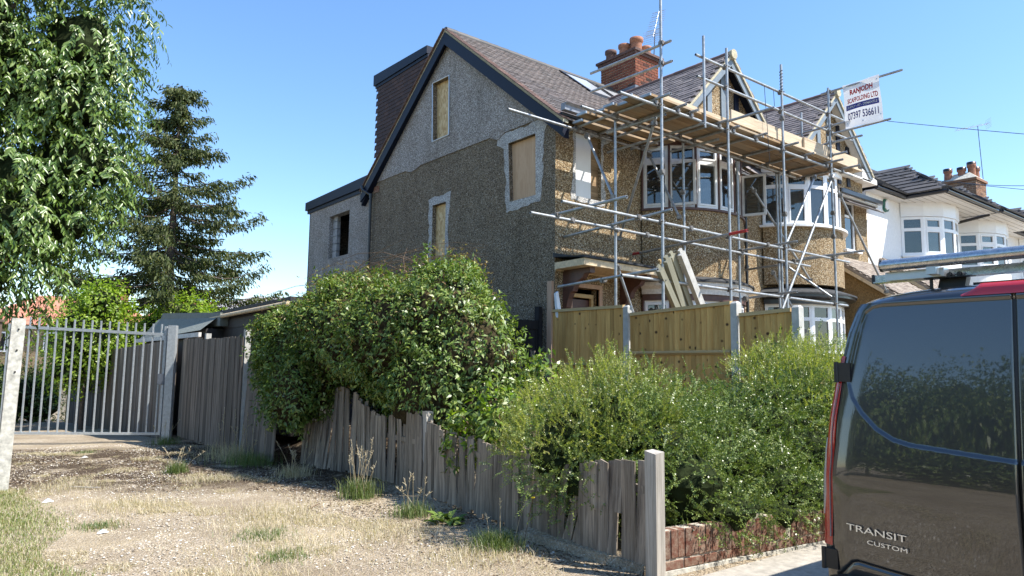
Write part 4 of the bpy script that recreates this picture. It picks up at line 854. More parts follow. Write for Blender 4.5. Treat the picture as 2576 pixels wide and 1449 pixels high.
for y,z in ((-1.755,2.62),(-3.76,2.55),(-4.68,2.44)):
    MB().box((-.06,y-.05,.5),(.06,y+.05,z-.03)).add([(-.06,y-.05,z-.03),(.06,y-.05,z-.03),(.06,y+.05,z-.03),(-.06,y+.05,z-.03),(-.03,y-.03,z),(.03,y-.03,z),(.03,y+.03,z),(-.03,y+.03,z)],[(0,1,5,4),(1,2,6,5),(2,3,7,6),(3,0,4,7),(4,5,6,7)]).build('concrete_post',M['concrete'],FN)
MB().box((-.06,.02,.6),(.03,.14,3.17)).build('corner_post',M['pinkwood'],FN)
# dark side gate and passage fence
SG=thing('side_gate','black stained board gate in the shade beside the gable wall','gate',(-.5,.35,.9))
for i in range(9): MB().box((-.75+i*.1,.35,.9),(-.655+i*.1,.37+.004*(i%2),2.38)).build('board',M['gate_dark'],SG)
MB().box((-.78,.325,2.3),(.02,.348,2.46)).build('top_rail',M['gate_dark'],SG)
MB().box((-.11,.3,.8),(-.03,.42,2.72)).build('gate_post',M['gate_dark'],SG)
PF=thing('passage_fence','dark old fence remnant behind the climber, next to the black side gate','fence',(-1.0,-.2,.8))
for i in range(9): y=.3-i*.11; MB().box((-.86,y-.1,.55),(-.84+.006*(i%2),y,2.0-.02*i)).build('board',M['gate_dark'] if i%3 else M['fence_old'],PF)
# ================================================================ old weathered fence along the alley
def old_board(T,x,y,wd,zb_,zt_,lean=0,tiltx=0,mat='fence_old',slant=0,th=.014,seed=0):
    r=random.Random(seed); j=lambda a=.006: r.uniform(-a,a)
    mb=MB(); k=4; vs=[]
    for i in range(k+1):
        t=i/k; z=zb_+(zt_-zb_)*t; cy=y+lean*(z-zb_)+j(.003); cx=x+tiltx*(z-zb_)+j(.003); w2=wd/2+j(.004)
        top=(slant if i==k else 0)
        vs+=[(cx-th/2,cy-w2,z+top),(cx+th/2+.0,cy-w2,z+top),(cx+th/2,cy+w2,z-top),(cx-th/2-.004,cy+w2,z-top)]
    fs=[(0,3,2,1),(4*k,4*k+1,4*k+2,4*k+3)]
    for i in range(k):
        for q in range(4): a=4*i+q; b=4*i+(q+1)%4; fs.append((a,b,b+4,a+4))
    mb.add(vs,fs); return mb.build('board',M[mat],T)
r=random.Random(12)
F1=thing('broken_picket_fence','low grey weathered board fence, sagging and broken, along the dry alley','fence',(-4.3,-3.5,0))
def topz(y):
    P=[(-5.95,.86),(-5.74,.85),(-5.27,.80),(-4.79,.73),(-4.3,.76),(-3.7,.76),(-3.14,.81),(-2.6,.84),(-1.95,.92),(-1.76,1.01),(-1.4,.97),(-1.0,.92),(-.64,.91),(-.5,.92),(-.06,1.09),(.4,1.27),(.68,1.27),(.74,.95),(1.12,.73),(1.82,.66),(2.4,.6)]
    for (a,za),(b,zb_) in zip(P,P[1:]):
        if a<=y<=b: return za+(zb_-za)*(y-a)/(b-a)
    return .8
def fx(y):  return float(np.interp(y,[-5.9,-5,-4.27,-3.61,-2.66,-1.37,0.0,.8,2.3],[-4.31,-4.26,-4.2,-4.1,-3.98,-3.80,-3.76,-3.88,-3.95]))
y=-5.80; i=0
while y<1.7:
    wd=r.choice((.085,.09,.1,.11)); i+=1
    lean=r.uniform(-.05,.05)*(.3 if y<-5.3 else 1)+(.16 if -3.3<y<-2.75 and i%2 else 0)+(-.28 if -5.02<y<-4.9 else 0)
    zt_=topz(y)+r.uniform(-.02,.02)*(.4 if y<-5.3 else 1); zb_=r.uniform(-.01,.06)
    if -5.2<y<-4.6: zb_=.05
    if -5.62<y<-5.5: zb_=.42
    if -4.98<y<-4.86: y+=.05
    old_board(F1,fx(y)+r.uniform(-.018,.018),y+wd/2,wd*.97,zb_,zt_,lean,r.uniform(-.04,.06)+(.10 if y>.7 else 0),slant=r.uniform(-.014,.014),seed=i)
    y+=wd*r.uniform(.72,.93)
for a,b in ((-5.8,-4.0),(-4.0,-2.0),(-2.0,-.5)): MB().add([(fx(a)+.02,a,.60),(fx(a)+.06,a,.60),(fx(b)+.06,b,.62),(fx(b)+.02,b,.62),(fx(a)+.02,a,.66),(fx(a)+.06,a,.66),(fx(b)+.06,b,.68),(fx(b)+.02,b,.68)],[(0,1,2,3),(4,7,6,5),(0,4,5,1),(1,5,6,2),(2,6,7,3),(3,7,4,0)]).build('arris_rail',M['fence_old'],F1)
MB().box((-3.86,-1.90,0),(-3.76,-1.80,1.03)).build('fence_post',M['post_old'],F1)
MB().prism([(-4.36,-.02),(-4.32,.07),(-4.2,.09),(-4.1,-.02)],'y',-5.8,-4.3).build('gravel_board',M['joint_dirty'] if 'joint_dirty' in M else M['ground'],F1)
o=MB().add([(-4.38,-5.97,-.03),(-4.28,-5.97,-.03),(-4.28,-5.86,-.03),(-4.38,-5.86,-.03),(-4.39,-5.975,.93),(-4.29,-5.975,.945),(-4.29,-5.865,.955),(-4.39,-5.865,.95)],[(0,3,2,1),(4,5,6,7),(0,1,5,4),(1,2,6,5),(2,3,7,6),(3,0,4,7)]).build('end_post',M['post_old'],F1)
F2=thing('tall_grey_fence','tall grey board fence in shade between the climber and the metal gate','fence',(-4.35,4.5,0))
y=1.9; i=500
while y<7.2:
    wd=r.choice((.1,.11,.12)); i+=1
    zt_=(1.75 if y<3.4 else (2.10 if y<5.85 else 2.14))+r.uniform(-.012,.012)
    old_board(F2,-4.35+(.05 if y<3.4 else 0)+r.uniform(-.01,.01)-(.02 if y>5.85 else 0),y+wd/2,wd,.02+r.uniform(0,.05),zt_,r.uniform(-.008,.008),0 if y>3.4 else .05,mat='fence_mid',seed=i)
    y+=wd*.95
for yy in (5.83,3.5): MB().box((-4.32,yy-.05,0),(-4.22,yy+.05,2.22)).build('fence_post',M['concrete'],F2)
F3=thing('back_alley_fence','long grey board fence running away behind the metal gate','fence',(-4.35,14,0))
y=7.75; i=900
while y<22.3:
    wd=.125; i+=1; g_=gz(-4.6,y)
    old_board(F3,-4.35+r.uniform(-.008,.008),y+wd/2,wd,g_,2.16-.02*(y-7.75)+r.uniform(-.012,.012),r.uniform(-.006,.006),0,mat='fence_mid' if i%7 else 'fence_dark',seed=i); y+=wd*.97
MB().box((-4.45,22.3,-.7),(-4.3,22.45,1.95)).build('orange_post',M['fence_rail'],F3)
F4=thing('left_brown_fence','dark brown board fence at the left edge behind the concrete post','fence',(-8.1,1.6,0))
for i in range(14):
    x=-8.02-.13*i; MB().box((x-.125,1.62,0),(x,1.64+.004*(i%2),2.08)).build('board',M['fence_dark'],F4)
MB().box((-9.8,1.6,2.08),(-8.0,1.68,2.11)).build('capping_rail',M['fence_dark'],F4)
CPm=plain('post_holes',(.02,.02,.02),.9)
CPT=thing('concrete_post','leaning lichened concrete fence post at the left with dappled shade','post',(-7.9,1.35,0))
o=MB().add([(-7.97,1.28,-.03),(-7.83,1.28,-.03),(-7.83,1.43,-.03),(-7.97,1.43,-.03),(-7.945,1.30,2.12),(-7.80,1.30,2.12),(-7.80,1.45,2.12),(-7.945,1.45,2.12)],[(0,3,2,1),(4,5,6,7),(0,1,5,4),(1,2,6,5),(2,3,7,6),(3,0,4,7)]).build('shaft',M['concrete_old'],CPT)
for z in (1.98,1.72,1.45): MB().tube((-7.87,1.285,z),(-7.87,1.302,z),.012,8).build('bolt_hole',CPm,CPT)
# metal gate
GT=thing('metal_gate','galvanised vertical bar gate with pointed rods standing closed across the alley','gate',(-5.7,8.1,0))
ga=Vector((-7.42,8.95,0)); gb=Vector((-4.72,7.22,0)); gd=(gb-ga).normalized(); gL=(gb-ga).length
def ztop(t): return 2.36-.12*t
for i in range(18):
    t=(i+.35)/18; p=ga+gd*gL*t; MB().box((-.014,-.014,.13),(.014,.014,ztop(t)+.20),Matrix.Translation(p)@Matrix.Rotation(math.atan2(gd.y,gd.x),4,'Z')).build('bar',M['gate_metal'],GT)
Mg=Matrix.Translation(ga)@Matrix.Rotation(math.atan2(gd.y,gd.x),4,'Z')
MB().add([(0,-.025,2.31),(gL,-.025,2.19),(gL,.025,2.19),(0,.025,2.31),(0,-.025,2.37),(gL,-.025,2.25),(gL,.025,2.25),(0,.025,2.37)],[(0,3,2,1),(4,5,6,7),(0,1,5,4),(1,2,6,5),(2,3,7,6),(3,0,4,7)],Mg).build('top_rail',M['gate_metal'],GT)
MB().box((0,-.025,.09),(gL,.025,.14),Mg).build('bottom_rail',M['gate_metal'],GT)
MB().box((gL-.05,-.03,.09),(gL,.03,2.4),Mg).build('end_stile',M['gate_metal'],GT); MB().box((0,-.03,.09),(.05,.03,2.4),Mg).build('end_stile',M['gate_metal'],GT)
MB().box((gL-.12,-.05,1.15),(gL+.08,.04,1.38),Mg).build('lock_box',M['lead'],GT)
MB().box((gL+.04,-.07,-.02),(gL+.20,.07,2.42),Mg).build('gate_post',M['gate_metal'],GT)
# ================================================================ sheds and far houses
S1=thing('felt_roof_shed','low shed with grey green felt roof behind the long alley fence','shed',(-3.2,14,1))
MB().prism([(12.6,2.60),(12.1,3.0),(10.0,2.9),(7.0,2.75),(7.0,2.45),(12.6,2.5)],'x',-3.7,-1.6).build('felt_roof',M['felt_green'],S1)
MB().add([(-4.05,13.2,2.25),(-3.7,12.5,2.85),(-3.7,7.2,2.65),(-4.05,7.2,2.35)],[(0,1,2,3)]).build('roof_slope',M['felt_green'],S1)
MB().box((-3.9,7.3,.0),(-1.6,12.9,2.4)).build('shed_wall',M['boxdark'],S1)
MB().box((-4.08,7.2,2.2),(-4.02,13.3,2.30)).build('fascia',M['whiteflake'],S1)
S2=thing('black_shed','black timber shed with flat roof and pale gutter behind the tall fence','shed',(-3,5.5,1))
MB().prism([(7.85,2.69),(7.85,2.80),(3.2,2.85),(3.2,2.74)],'x',-3.62,-1.2).build('flat_roof',M['felt'],S2)
MB().box((-3.5,3.3,.3),(-1.3,7.45,2.69)).build('shed_wall',M['boxdark'],S2)
for i in range(8): MB().box((-3.515,3.3,.8+i*.23),(-3.50,7.45,1.0+i*.23)).build('cladding_board',M['boxdark'],S2)
MB().tube((-3.66,3.2,2.72),(-3.66,7.9,2.66),.045,8).build('gutter',M['cream'],S2)
MB().tube((-3.66,7.75,2.62),(-3.6,7.75,1.9),.04,8).build('downpipe',M['black'],S2)
CA=Vector((math.sin(R(38.9)),math.cos(R(38.9)),0)); RA=Vector((math.cos(R(38.9)),-math.sin(R(38.9)),0))
def far_house(name,label,px,D,wd,ez,rz,roofm,wallm,dep=8,hip=1.5,ang=0):
    c=Vector((CAMP.x,CAMP.y,0))+CA*D+RA*px; T=thing(name,label,'house',c)
    Mx=Matrix.Translation(c)@Matrix.Rotation(R(-38.9+ang),4,'Z')
    MB().box((-wd/2,0,-1),(wd/2,dep,ez),Mx).build('wall',wallm,T)
    o_=.3; vs=[(-wd/2-o_,-o_,ez),(wd/2+o_,-o_,ez),(wd/2+o_,dep+o_,ez),(-wd/2-o_,dep+o_,ez),(-wd/2+hip,dep/2,rz),(wd/2-hip,dep/2,rz)]
    MB().add(vs,[(0,1,5,4),(2,3,4,5),(1,2,5),(3,0,4)],Mx).build('roof',roofm,T)
    for k in (-.28,.12):
        wf=MB().box((wd*k,-.05,ez-1.5),(wd*k+1.4,.0,ez-.4),Mx).build('window',M['upvc'],T); MB().box((wd*k+.08,-.06,ez-1.42),(wd*k+.66,-.051,ez-.48),Mx).box((wd*k+.74,-.06,ez-1.42),(wd*k+1.32,-.051,ez-.48),Mx).build('panes',M['dark'],wf)
    return T,Mx
n=N('red_tile_courses'); co=n.co((.6,.6,9),'World'); n.set(col=n.ramp(n.noise(1,3,.6,co),[(.35,(.36,.13,.075)),(.65,(.50,.22,.14))]),rough=.9); M['redcourse']=n.m
n=N('grey_tile_courses'); co=n.co((.6,.6,7),'World'); n.set(col=n.ramp(n.noise(1,3,.6,co),[(.35,(.17,.165,.165)),(.65,(.32,.31,.30))]),rough=.9); M['greycourse']=n.m
T,Mx=far_house('red_roofed_house','distant red tiled house with brick chimney beyond the gate, left of the conifer',-26.6,40,7,3.7,5.7,M['redcourse'],M['dash_tan'],hip=1.2)
MB().box((2.2,3.3,4.7),(3.1,4.2,6.55),Mx).box((2.1,3.2,6.55),(3.2,4.3,6.67),Mx).build('chimney',M['brick'],T)
T,Mx=far_house('grey_roofed_house','distant grey tiled house roof showing between the conifer and the climber',-15.6,42,8,4.5,6.0,M['greycourse'],M['render_white'],hip=3)
T,Mx=far_house('red_ridge_house','distant house with dull red roof seen through the conifer branches',-21.0,46,6,4.2,6.0,M['redcourse'],M['render_white'],hip=1)
# overhead wires
def wire(label,a,b,sag,rad=.012):
    a=Vector(a);b=Vector(b); mb=MB(); pr=a
    for i in range(1,17):
        t=i/16; p=a.lerp(b,t); p.z-=sag*4*t*(1-t); mb.tube(pr,p,rad,5,cap=False); pr=p
    mb.build('overhead_wire',M['black'],None,label=label,cat='wire')
wire('thin overhead wire running from the scaffold banner out to the right edge of the sky',(5.9,-3.4,6.63),(5.3,-7.6,5.0),.02,.006)
wire('upper of two thin wires passing in front of the aerial mast',(24.5,2.06,9.8),(11.,-5.,5.9),.1,.010)
wire('lower thin wire strung from the end of the scaffold across the white houses',(7.3,-2.2,6.1),(8.1,-6.5,4.85),.03,.006)
# ================================================================ foliage generators
def unit(a): return a/np.maximum(1e-9,np.linalg.norm(a,axis=1,keepdims=True))
def rdir(n): return unit(rng.normal(size=(n,3)))
def leaves(P,D,Nn,L,W,bend=.25,fold=.15,seg=1):
    """leaf blades: base P, direction D, up-normal N; returns V,F (quads). seg=1: folded kite, seg=2: longer curved blade"""
    n=len(P); D=unit(D); S=unit(np.cross(D,Nn)); U=np.cross(S,D); L=np.broadcast_to(L,(n,))[:,None]; W=np.broadcast_to(W,(n,))[:,None]
    if seg==1:
        b=P; m=P+D*L*.5+U*L*bend*.0; l=P+D*L*.42-S*W*.5+U*W*fold; r_=P+D*L*.42+S*W*.5+U*W*fold; t=P+D*L-U*L*bend
        V=np.stack([b,r_,t,l],1).reshape(-1,3); F=np.arange(4*n).reshape(n,4); return V,F
    b=P; c=P+D*L*.45-U*L*bend*.25; t=P+D*L*.95-U*L*bend
    l1=P+D*L*.22-S*W*.42+U*W*fold; r1=P+D*L*.22+S*W*.42+U*W*fold
    l2=c+D*L*.12-S*W*.5+U*W*fold; r2=c+D*L*.12+S*W*.5+U*W*fold
    V=np.stack([b,l1,l2,t,r2,r1,c],1).reshape(-1,3); k=np.arange(n)[:,None]*7
    F=np.concatenate([k+np.array([0,6,2,1]),k+np.array([6,3,3,2])*1,k+np.array([0,5,4,6])],0)
    F=np.concatenate([k+np.array([0,6,2,1]),k+np.array([0,5,4,6])],0)
    F2=np.concatenate([k+np.array([6,3,2]),k+np.array([6,4,3])],0)
    F=np.concatenate([np.concatenate([F2,F2[:,-1:]],1)[:,:4][:0],F],0)
    return V,(F,F2)
def mesh_mixed(name,V,Fq,Ft):
    me=bpy.data.meshes.new(name); nq,nt_=len(Fq),len(Ft); me.vertices.add(len(V)); me.vertices.foreach_set('co',np.asarray(V,np.float32).ravel())
    li=np.concatenate([Fq.ravel(),Ft.ravel()]).astype(np.int32); me.loops.add(len(li)); me.loops.foreach_set('vertex_index',li)
    me.polygons.add(nq+nt_); me.polygons.foreach_set('loop_start',np.concatenate([np.arange(nq)*4,nq*4+np.arange(nt_)*3]).astype(np.int32)); me.update(calc_edges=True); return me
def lumps(L,n,shell=(.72,1.0),rough=.12,zmin=None,freq=3.):
    """points spread through the outer shell of several ellipsoid lumps. L: (cx,cy,cz,rx,ry,rz). returns points, outward normals"""
    L=np.array(L,float); A=np.array([(a[3]*a[4]+a[4]*a[5]+a[3]*a[5]) for a in L]); pr=A/A.sum(); Ps=[];Ns=[]
    need=n
    while need>0:
        k=rng.choice(len(L),size=int(need*1.8)+50,p=pr); d=rdir(len(k)); c=L[k,:3]; r=L[k,3:]
        f=rng.uniform(shell[0]**2,shell[1]**2,len(k))**.5
        wob=1+rough*(np.sin(d[:,0]*freq*2.1+k*1.7)*np.sin(d[:,1]*freq*1.7+k)+.7*np.sin(d[:,2]*freq*3.1+d[:,0]*freq*2.3+k*2.))+rng.normal(0,rough*.25,len(k))
        p=c+d*r*(f*wob)[:,None]; nn=unit(d/r)
        ok=np.ones(len(k),bool)
        for q in L:      # not deep inside another lump
            e=((p-q[:3])/q[3:]); ok&=(np.sum(e*e,1)>(shell[0]*.86)**2)
        if zmin is not None: ok&=p[:,2]>zmin(p)
        Ps.append(p[ok]);Ns.append(nn[ok]); need-=ok.sum()
    return np.concatenate(Ps)[:n],np.concatenate(Ns)[:n]
def core(L,s,mat,parent,name='shade_core',zshift=0):  # dark lumps inside the leaves, standing in for deep shade and closing see-through gaps
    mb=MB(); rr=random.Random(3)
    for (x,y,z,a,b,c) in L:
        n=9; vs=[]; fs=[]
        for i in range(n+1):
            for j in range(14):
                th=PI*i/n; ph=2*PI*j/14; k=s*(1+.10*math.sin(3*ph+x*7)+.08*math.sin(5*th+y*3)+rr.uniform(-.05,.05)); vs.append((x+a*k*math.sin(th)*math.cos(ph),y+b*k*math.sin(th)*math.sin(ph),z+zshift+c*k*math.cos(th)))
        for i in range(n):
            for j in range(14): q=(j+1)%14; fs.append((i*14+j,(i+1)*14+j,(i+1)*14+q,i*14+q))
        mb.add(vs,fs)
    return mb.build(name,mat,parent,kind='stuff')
def add_stems(parent,base,tips,r0,mat,name='stem',r1=.004,sag=.1,seed=2):
    rr=random.Random(seed); mb=MB()
    for t in tips:
        b=Vector(base) if not isinstance(base,list) else Vector(rr.choice(base)); t=Vector(t); pr=b; n=5
        for i in range(1,n+1):
            f=i/n; p=b.lerp(t,f)+Vector((rr.uniform(-.04,.04),rr.uniform(-.04,.04),math.sin(f*PI)*sag*(t-b).length)); mb.tube(pr,p,r0+(r1-r0)*(i-1)/n,6,r2=r0+(r1-r0)*i/n,cap=False); pr=p
    return mb.build(name,mat,parent)
# materials for leaves
M['lf_hedge']=leafmat('small_hedge_leaf',[(.07,.11,.03),(.12,.18,.045),(.20,.26,.06),(.09,.14,.035),(.28,.32,.09),(.15,.21,.05)],.15,.36,.5)
M['lf_hedge_y']=leafmat('yellow_hedge_leaf',[(.20,.23,.05),(.30,.32,.08),(.38,.37,.12),(.14,.19,.04),(.34,.30,.12)],.35,.35,.55)
M['lf_climb']=leafmat('climber_leaf',[(.05,.095,.018),(.10,.165,.03),(.17,.24,.05),(.065,.12,.024),(.27,.31,.085),(.14,.20,.04)],.18,.40,.45)
M['lf_climb_r']=leafmat('reddish_shoot',[(.22,.14,.05),(.26,.2,.08),(.2,.1,.05)],.3,.4)
M['lf_tree']=leafmat('drooping_tree_leaf',[(.05,.095,.018),(.085,.15,.028),(.15,.22,.045),(.065,.12,.022),(.22,.28,.07)],.14,.34,.5)
M['lf_dead']=leafmat('dead_brown_leaf',[(.22,.09,.04),(.30,.14,.06)],.2,.5)
M['lf_spruce']=leafmat('spruce_spray',[(.02,.035,.012),(.05,.07,.02),(.09,.11,.03),(.03,.05,.016),(.13,.135,.045)],.15,.6,.25)
M['lf_bright']=leafmat('bright_maple_leaf',[(.13,.22,.02),(.20,.30,.03),(.28,.36,.04),(.09,.17,.02)],.4,.4)
M['lf_dark']=plain('green_shade_core',(.022,.030,.012),1.,var=.5,sc=14,bump=.8,spec=.05)  # near-black green: the shade inside hedges and trees put into the colour
M['lf_core']=plain('brown_shade_core',(.05,.04,.022),1.,var=.6,sc=18,bump=.9,spec=.05)  # dark brown for the climber's core, its inner shade put into the colour
gzv=lambda p: ground_z(p[:,0],p[:,1])+.02
# ---- climber mound over the old fence
CL=thing('climber_mound','great mound of leafy climber smothering the old fence in front of the gable','climber',(-3.2,.5,.3),)
LC=[(-3.95,1.75,1.50,.62,.95,.95),(-3.75,2.1,1.75,.75,1.0,.85),(-3.6,.6,2.05,.8,1.2,.85),(-3.55,-.6,2.0,.75,.95,.80),(-3.2,-1.5,2.1,.75,.8,.95),(-3.05,-2.0,1.65,.72,.72,.85),(-3.45,-1.6,1.25,.65,.85,.75),(-3.15,.0,1.3,.6,1.0,.65),(-3.5,1.1,2.75,.45,.5,.35),(-2.9,-.9,2.85,.4,.45,.3),(-4.1,2.4,2.1,.45,.5,.45),(-3.95,1.2,2.25,.4,.5,.4),(-3.2,1.9,2.35,.8,1.0,.75),(-3.1,.6,2.45,.7,1.0,.62),(-2.9,-1.3,2.45,.55,.55,.62),(-3.85,2.7,1.6,.55,.6,.6),(-4.3,1.35,1.15,.35,.55,.6),(-3.05,-2.3,1.05,.45,.45,.5)]
LC=[(a,b+(.28 if b<-1 else 0),c,d,e,f) for a,b,c,d,e,f in LC]
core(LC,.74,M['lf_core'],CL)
def foliage(name,parent,L,n,ll,lw,mat,droop=.5,shell=(.78,1.04),rough=.09,zmin=gzv,bend=.25,fold=.2,clump=1,seg=1,freq=3.,spread=.05,kind='stuff'):
    P,Nn=lumps(L,n//clump,shell,rough,zmin,freq)
    if clump>1:
        ax=unit(Nn*.8+rdir(len(P))*.7); P=np.repeat(P,clump,0)+rdir(len(P)*clump)*spread*rng.random((len(P)*clump,1)); Nn=np.repeat(Nn,clump,0)
    m=len(P); D=unit(Nn*.55+rdir(m)*.75+np.array([0,0,-droop])); up=unit(Nn*.9+rdir(m)*.45+np.array([0,0,.5]))
    l=ll*rng.uniform(.6,1.25,m)
    V,F=leaves(P,D,up,l,l*lw,bend,fold,seg)
    me=np_mesh(name,V,F) if seg==1 else mesh_mixed(name,V,*F)
    return obj(name,me,mat,parent,kind=kind)
def climb_z(p):
    fxx=np.interp(p[:,1],[-5.9,-5,-4.27,-3.61,-2.66,-1.37,0.0,.8,2.3],[-4.31,-4.26,-4.2,-4.1,-3.98,-3.80,-3.76,-3.88,-3.95])+.12
    tz=np.array([topz(float(y)) for y in np.clip(p[:,1],-5.9,2.3)])+.06
    return np.where((p[:,1]<.74)&(p[:,0]<fxx),tz,np.where(p[:,0]<fxx,.45+.25*np.sin(p[:,1]*5),gzv(p)))
foliage('leaves',CL,LC,60000,.074,.42,M['lf_climb'],.45,clump=3,spread=.06,rough=.17,zmin=climb_z)
foliage('reddish_leaves',CL,[(a,b,c+.15,d,e,f) for a,b,c,d,e,f in LC if c>1.9],2200,.05,.35,M['lf_climb_r'],.1,shell=(.95,1.12),clump=2)
rr=random.Random(5); tips=[];
for i in range(46):
    a=rr.choice([l for l in LC if l[2]>1.8]); an=rr.uniform(0,6.28); tips.append((a[0]+math.cos(an)*a[3]*.7,a[1]+math.sin(an)*a[4]*1.1,a[2]+a[5]*rr.uniform(1.0,1.32)))
add_stems(CL,[(a[0],a[1],a[2]) for a in LC],tips,.008,M['twig'],'shoots',.002,.12)
# ---- box-leaved honeysuckle hedge
HG=thing('honeysuckle_hedge','big sprawling small leaved hedge hanging over the low brick wall','hedge',(-2.3,-4.8,.3))
LH=[(-4.0,-4.15,1.18,.62,.55,.55),(-3.55,-4.6,1.30,.62,.62,.62),(-3.0,-4.9,1.15,.7,.7,.72),(-2.35,-5.1,.95,.7,.75,.75),(-2.9,-5.35,.72,.6,.55,.50),(-3.45,-5.2,.78,.55,.55,.55),(-1.75,-5.05,1.15,.7,.8,.78),(-1.0,-5.1,1.15,.7,.75,.78),(-.4,-5.1,1.1,.7,.75,.85),(-1.45,-5.5,.72,.65,.55,.58),(-.6,-5.5,.7,.7,.55,.6),(-3.75,-5.0,1.0,.5,.55,.42),(-3.6,-5.75,.62,.42,.30,.40),(-2.4,-5.75,.50,.5,.35,.38),(-3.3,-5.92,.42,.42,.22,.20),(-2.75,-6.0,.36,.3,.18,.17),(-2.2,-6.02,.45,.45,.24,.22),(-1.2,-6.05,.48,.5,.25,.22),(-2.1,-4.5,1.15,.6,.6,.6),(-3.2,-4.3,1.15,.6,.5,.6),(-.1,-4.5,1.1,.6,.8,.85),(-4.0,-4.75,.98,.40,.5,.28),(.4,-5.2,1.0,.7,.8,.8)]
LH=[(a,b,c-(.40 if a<-1.6 and c>.9 else .20 if c>.9 else .05),d,e,f) for a,b,c,d,e,f in LH]
LH=[(a+(.08 if b>-4.4 and a<-3 else 0),b-(.38 if b>-4.45 and a<-3 else .15 if b>-4.8 and a<-3 else 0),c,d,e,f) for a,b,c,d,e,f in LH]
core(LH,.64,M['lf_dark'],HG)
def fronds(name,parent,P,D,per,fl,ll,mat,up=None,lw=.8):
    n=len(P); D=unit(D); t=np.tile(np.linspace(.12,1,per),n)[:,None]; Pn=np.repeat(P,per,0); Dn=np.repeat(D,per,0); L=np.repeat(fl,per)[:,None]
    S=unit(np.cross(D,rdir(n))); Sn=np.repeat(S,per,0); sg=np.tile(np.where(np.arange(per)%2==0,1.,-1.),n)[:,None]
    sag=np.array([0,0,-1.])*(t**2)*L*.12
    P2=Pn+Dn*L*t+sag; D2=unit(Sn*sg+Dn*.6+rdir(n*per)*.45); V,F=leaves(P2,D2,unit(np.cross(Sn,Dn)+rdir(n*per)*.7),ll*rng.uniform(.7,1.3,n*per),ll*lw,.1,.12)
    m=n; b0=P; b1=P+D*fl[:,None]; w_=.0014; S3=S*w_; Vs=np.stack([b0-S3,b0+S3,b1+S3*.5,b1-S3*.5],1).reshape(-1,3); Fs=np.arange(4*m).reshape(m,4)
    return obj(name,np_mesh(name,np.concatenate([V,Vs]),np.concatenate([F,Fs+len(V)])),mat,parent,kind='stuff')
P,Nn=lumps(LH,12500,(.62,1.06),.19,gzv,5.); fronds('leaves',HG,P,Nn*.7+rdir(len(P))*.75+np.array([.1,-.1,.12]),15,rng.uniform(.09,.24,len(P)),.019,M['lf_hedge'])
P,Nn=lumps([(a,b,c+.06,d,e,f) for a,b,c,d,e,f in LH if c>.75],3600,(.94,1.1),.12,lambda p: ground_z(p[:,0],p[:,1])+.75,4.); fronds('yellow_leaves',HG,P,Nn*.5+rdir(len(P))*.5+np.array([0,0,.6]),14,rng.uniform(.08,.22,len(P)),.015,M['lf_hedge_y'])
k=150; c_=np.array([l for l in LH if l[2]>.8]); ix=rng.integers(0,len(c_),k); P=c_[ix,:3]+np.stack([rng.uniform(-.6,.6,k)*c_[ix,3],rng.uniform(-.6,.6,k)*c_[ix,4],c_[ix,5]*rng.uniform(.75,.98,k)],1)
fronds('upright_shoots',HG,P,rdir(k)*.35+np.array([0,0,1.]),30,rng.uniform(.15,.42,k),.018,M['lf_hedge_y'])
# shoot plants between climber and hedge
EP=thing('elder_sapling','pale green elder sapling with large leaves between the climber and the hedge','sapling',(-3.7,-3.2,.3))
LE=[(-3.75,-3.15,.95,.28,.35,.5),(-3.6,-3.6,.85,.3,.3,.35),(-3.2,-3.3,1.45,.25,.3,.35),(-3.9,-2.7,.75,.2,.3,.35)]
foliage('leaves',EP,LE,700,.09,.45,M['lf_bright'],.3,shell=(.3,1.05),clump=5,spread=.08)
foliage('leaves',EP,LE,1200,.09,.4,M['lf_climb'],.3,shell=(.3,1.05),clump=5,spread=.08)
add_stems(EP,(-3.65,-3.2,.1),[(a,b,c+.3) for a,b,c,_,_,_ in LE]*2,.012,M['twig'],'stems')
# ---- left broadleaf tree
TL=thing('drooping_leaf_tree','large broadleaf tree with long drooping leaves filling the left edge','tree',(-9.6,3.6,0))
LT=[(-8.9,3.7,3.2,1.0,1.0,.85),(-8.3,3.2,2.75,.65,.7,.7),(-9.6,3.2,3.2,1.1,1.0,1.0),(-7.9,3.5,4.2,1.05,1.0,.85),(-7.15,3.3,4.75,.85,.8,.7),(-7.3,3.3,5.6,.8,.8,.6),(-7.25,3.3,3.75,.6,.7,.5),(-9.2,4.0,5.0,1.3,1.3,1.1),(-7.7,3.6,5.7,.9,1.0,.8),(-8.6,3.8,6.4,1.2,1.2,1.0),(-7.2,3.4,6.6,.85,.9,.8),(-9.8,4.0,7.2,1.6,1.5,1.4),(-8.5,3.6,8.0,1.3,1.3,1.1),(-7.3,3.3,7.9,.65,.7,.6),(-10.8,3.8,5.2,1.6,1.4,1.6),(-8.6,2.9,3.6,.6,.6,.6),(-7.9,2.9,3.55,.5,.5,.5),(-9.0,2.6,2.6,.7,.6,.5),(-9.4,3.0,4.3,.9,.8,.8)]
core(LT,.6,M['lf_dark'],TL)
tk=MB(); tk.tube((-9.6,3.9,0),(-9.4,3.8,3.2),.19,12,r2=.15).tube((-9.4,3.8,3.2),(-9.0,3.8,6.5),.15,10,r2=.07); tk.build('trunk',M['bark'],TL)
for a,b,r_ in (((-9.35,3.8,3.3),(-7.6,3.4,5.1),.07),((-9.2,3.8,4.5),(-7.7,3.5,6.4),.06),((-9.4,3.8,3.),(-8.3,3.2,3.6),.05),((-9.1,3.8,5.8),(-7.7,3.4,7.6),.05),((-9.4,3.7,3.6),(-10.8,3.4,5.6),.08)):
    MB().tube(a,b,r_,8,r2=.02).build('limb',M['bark'],TL)
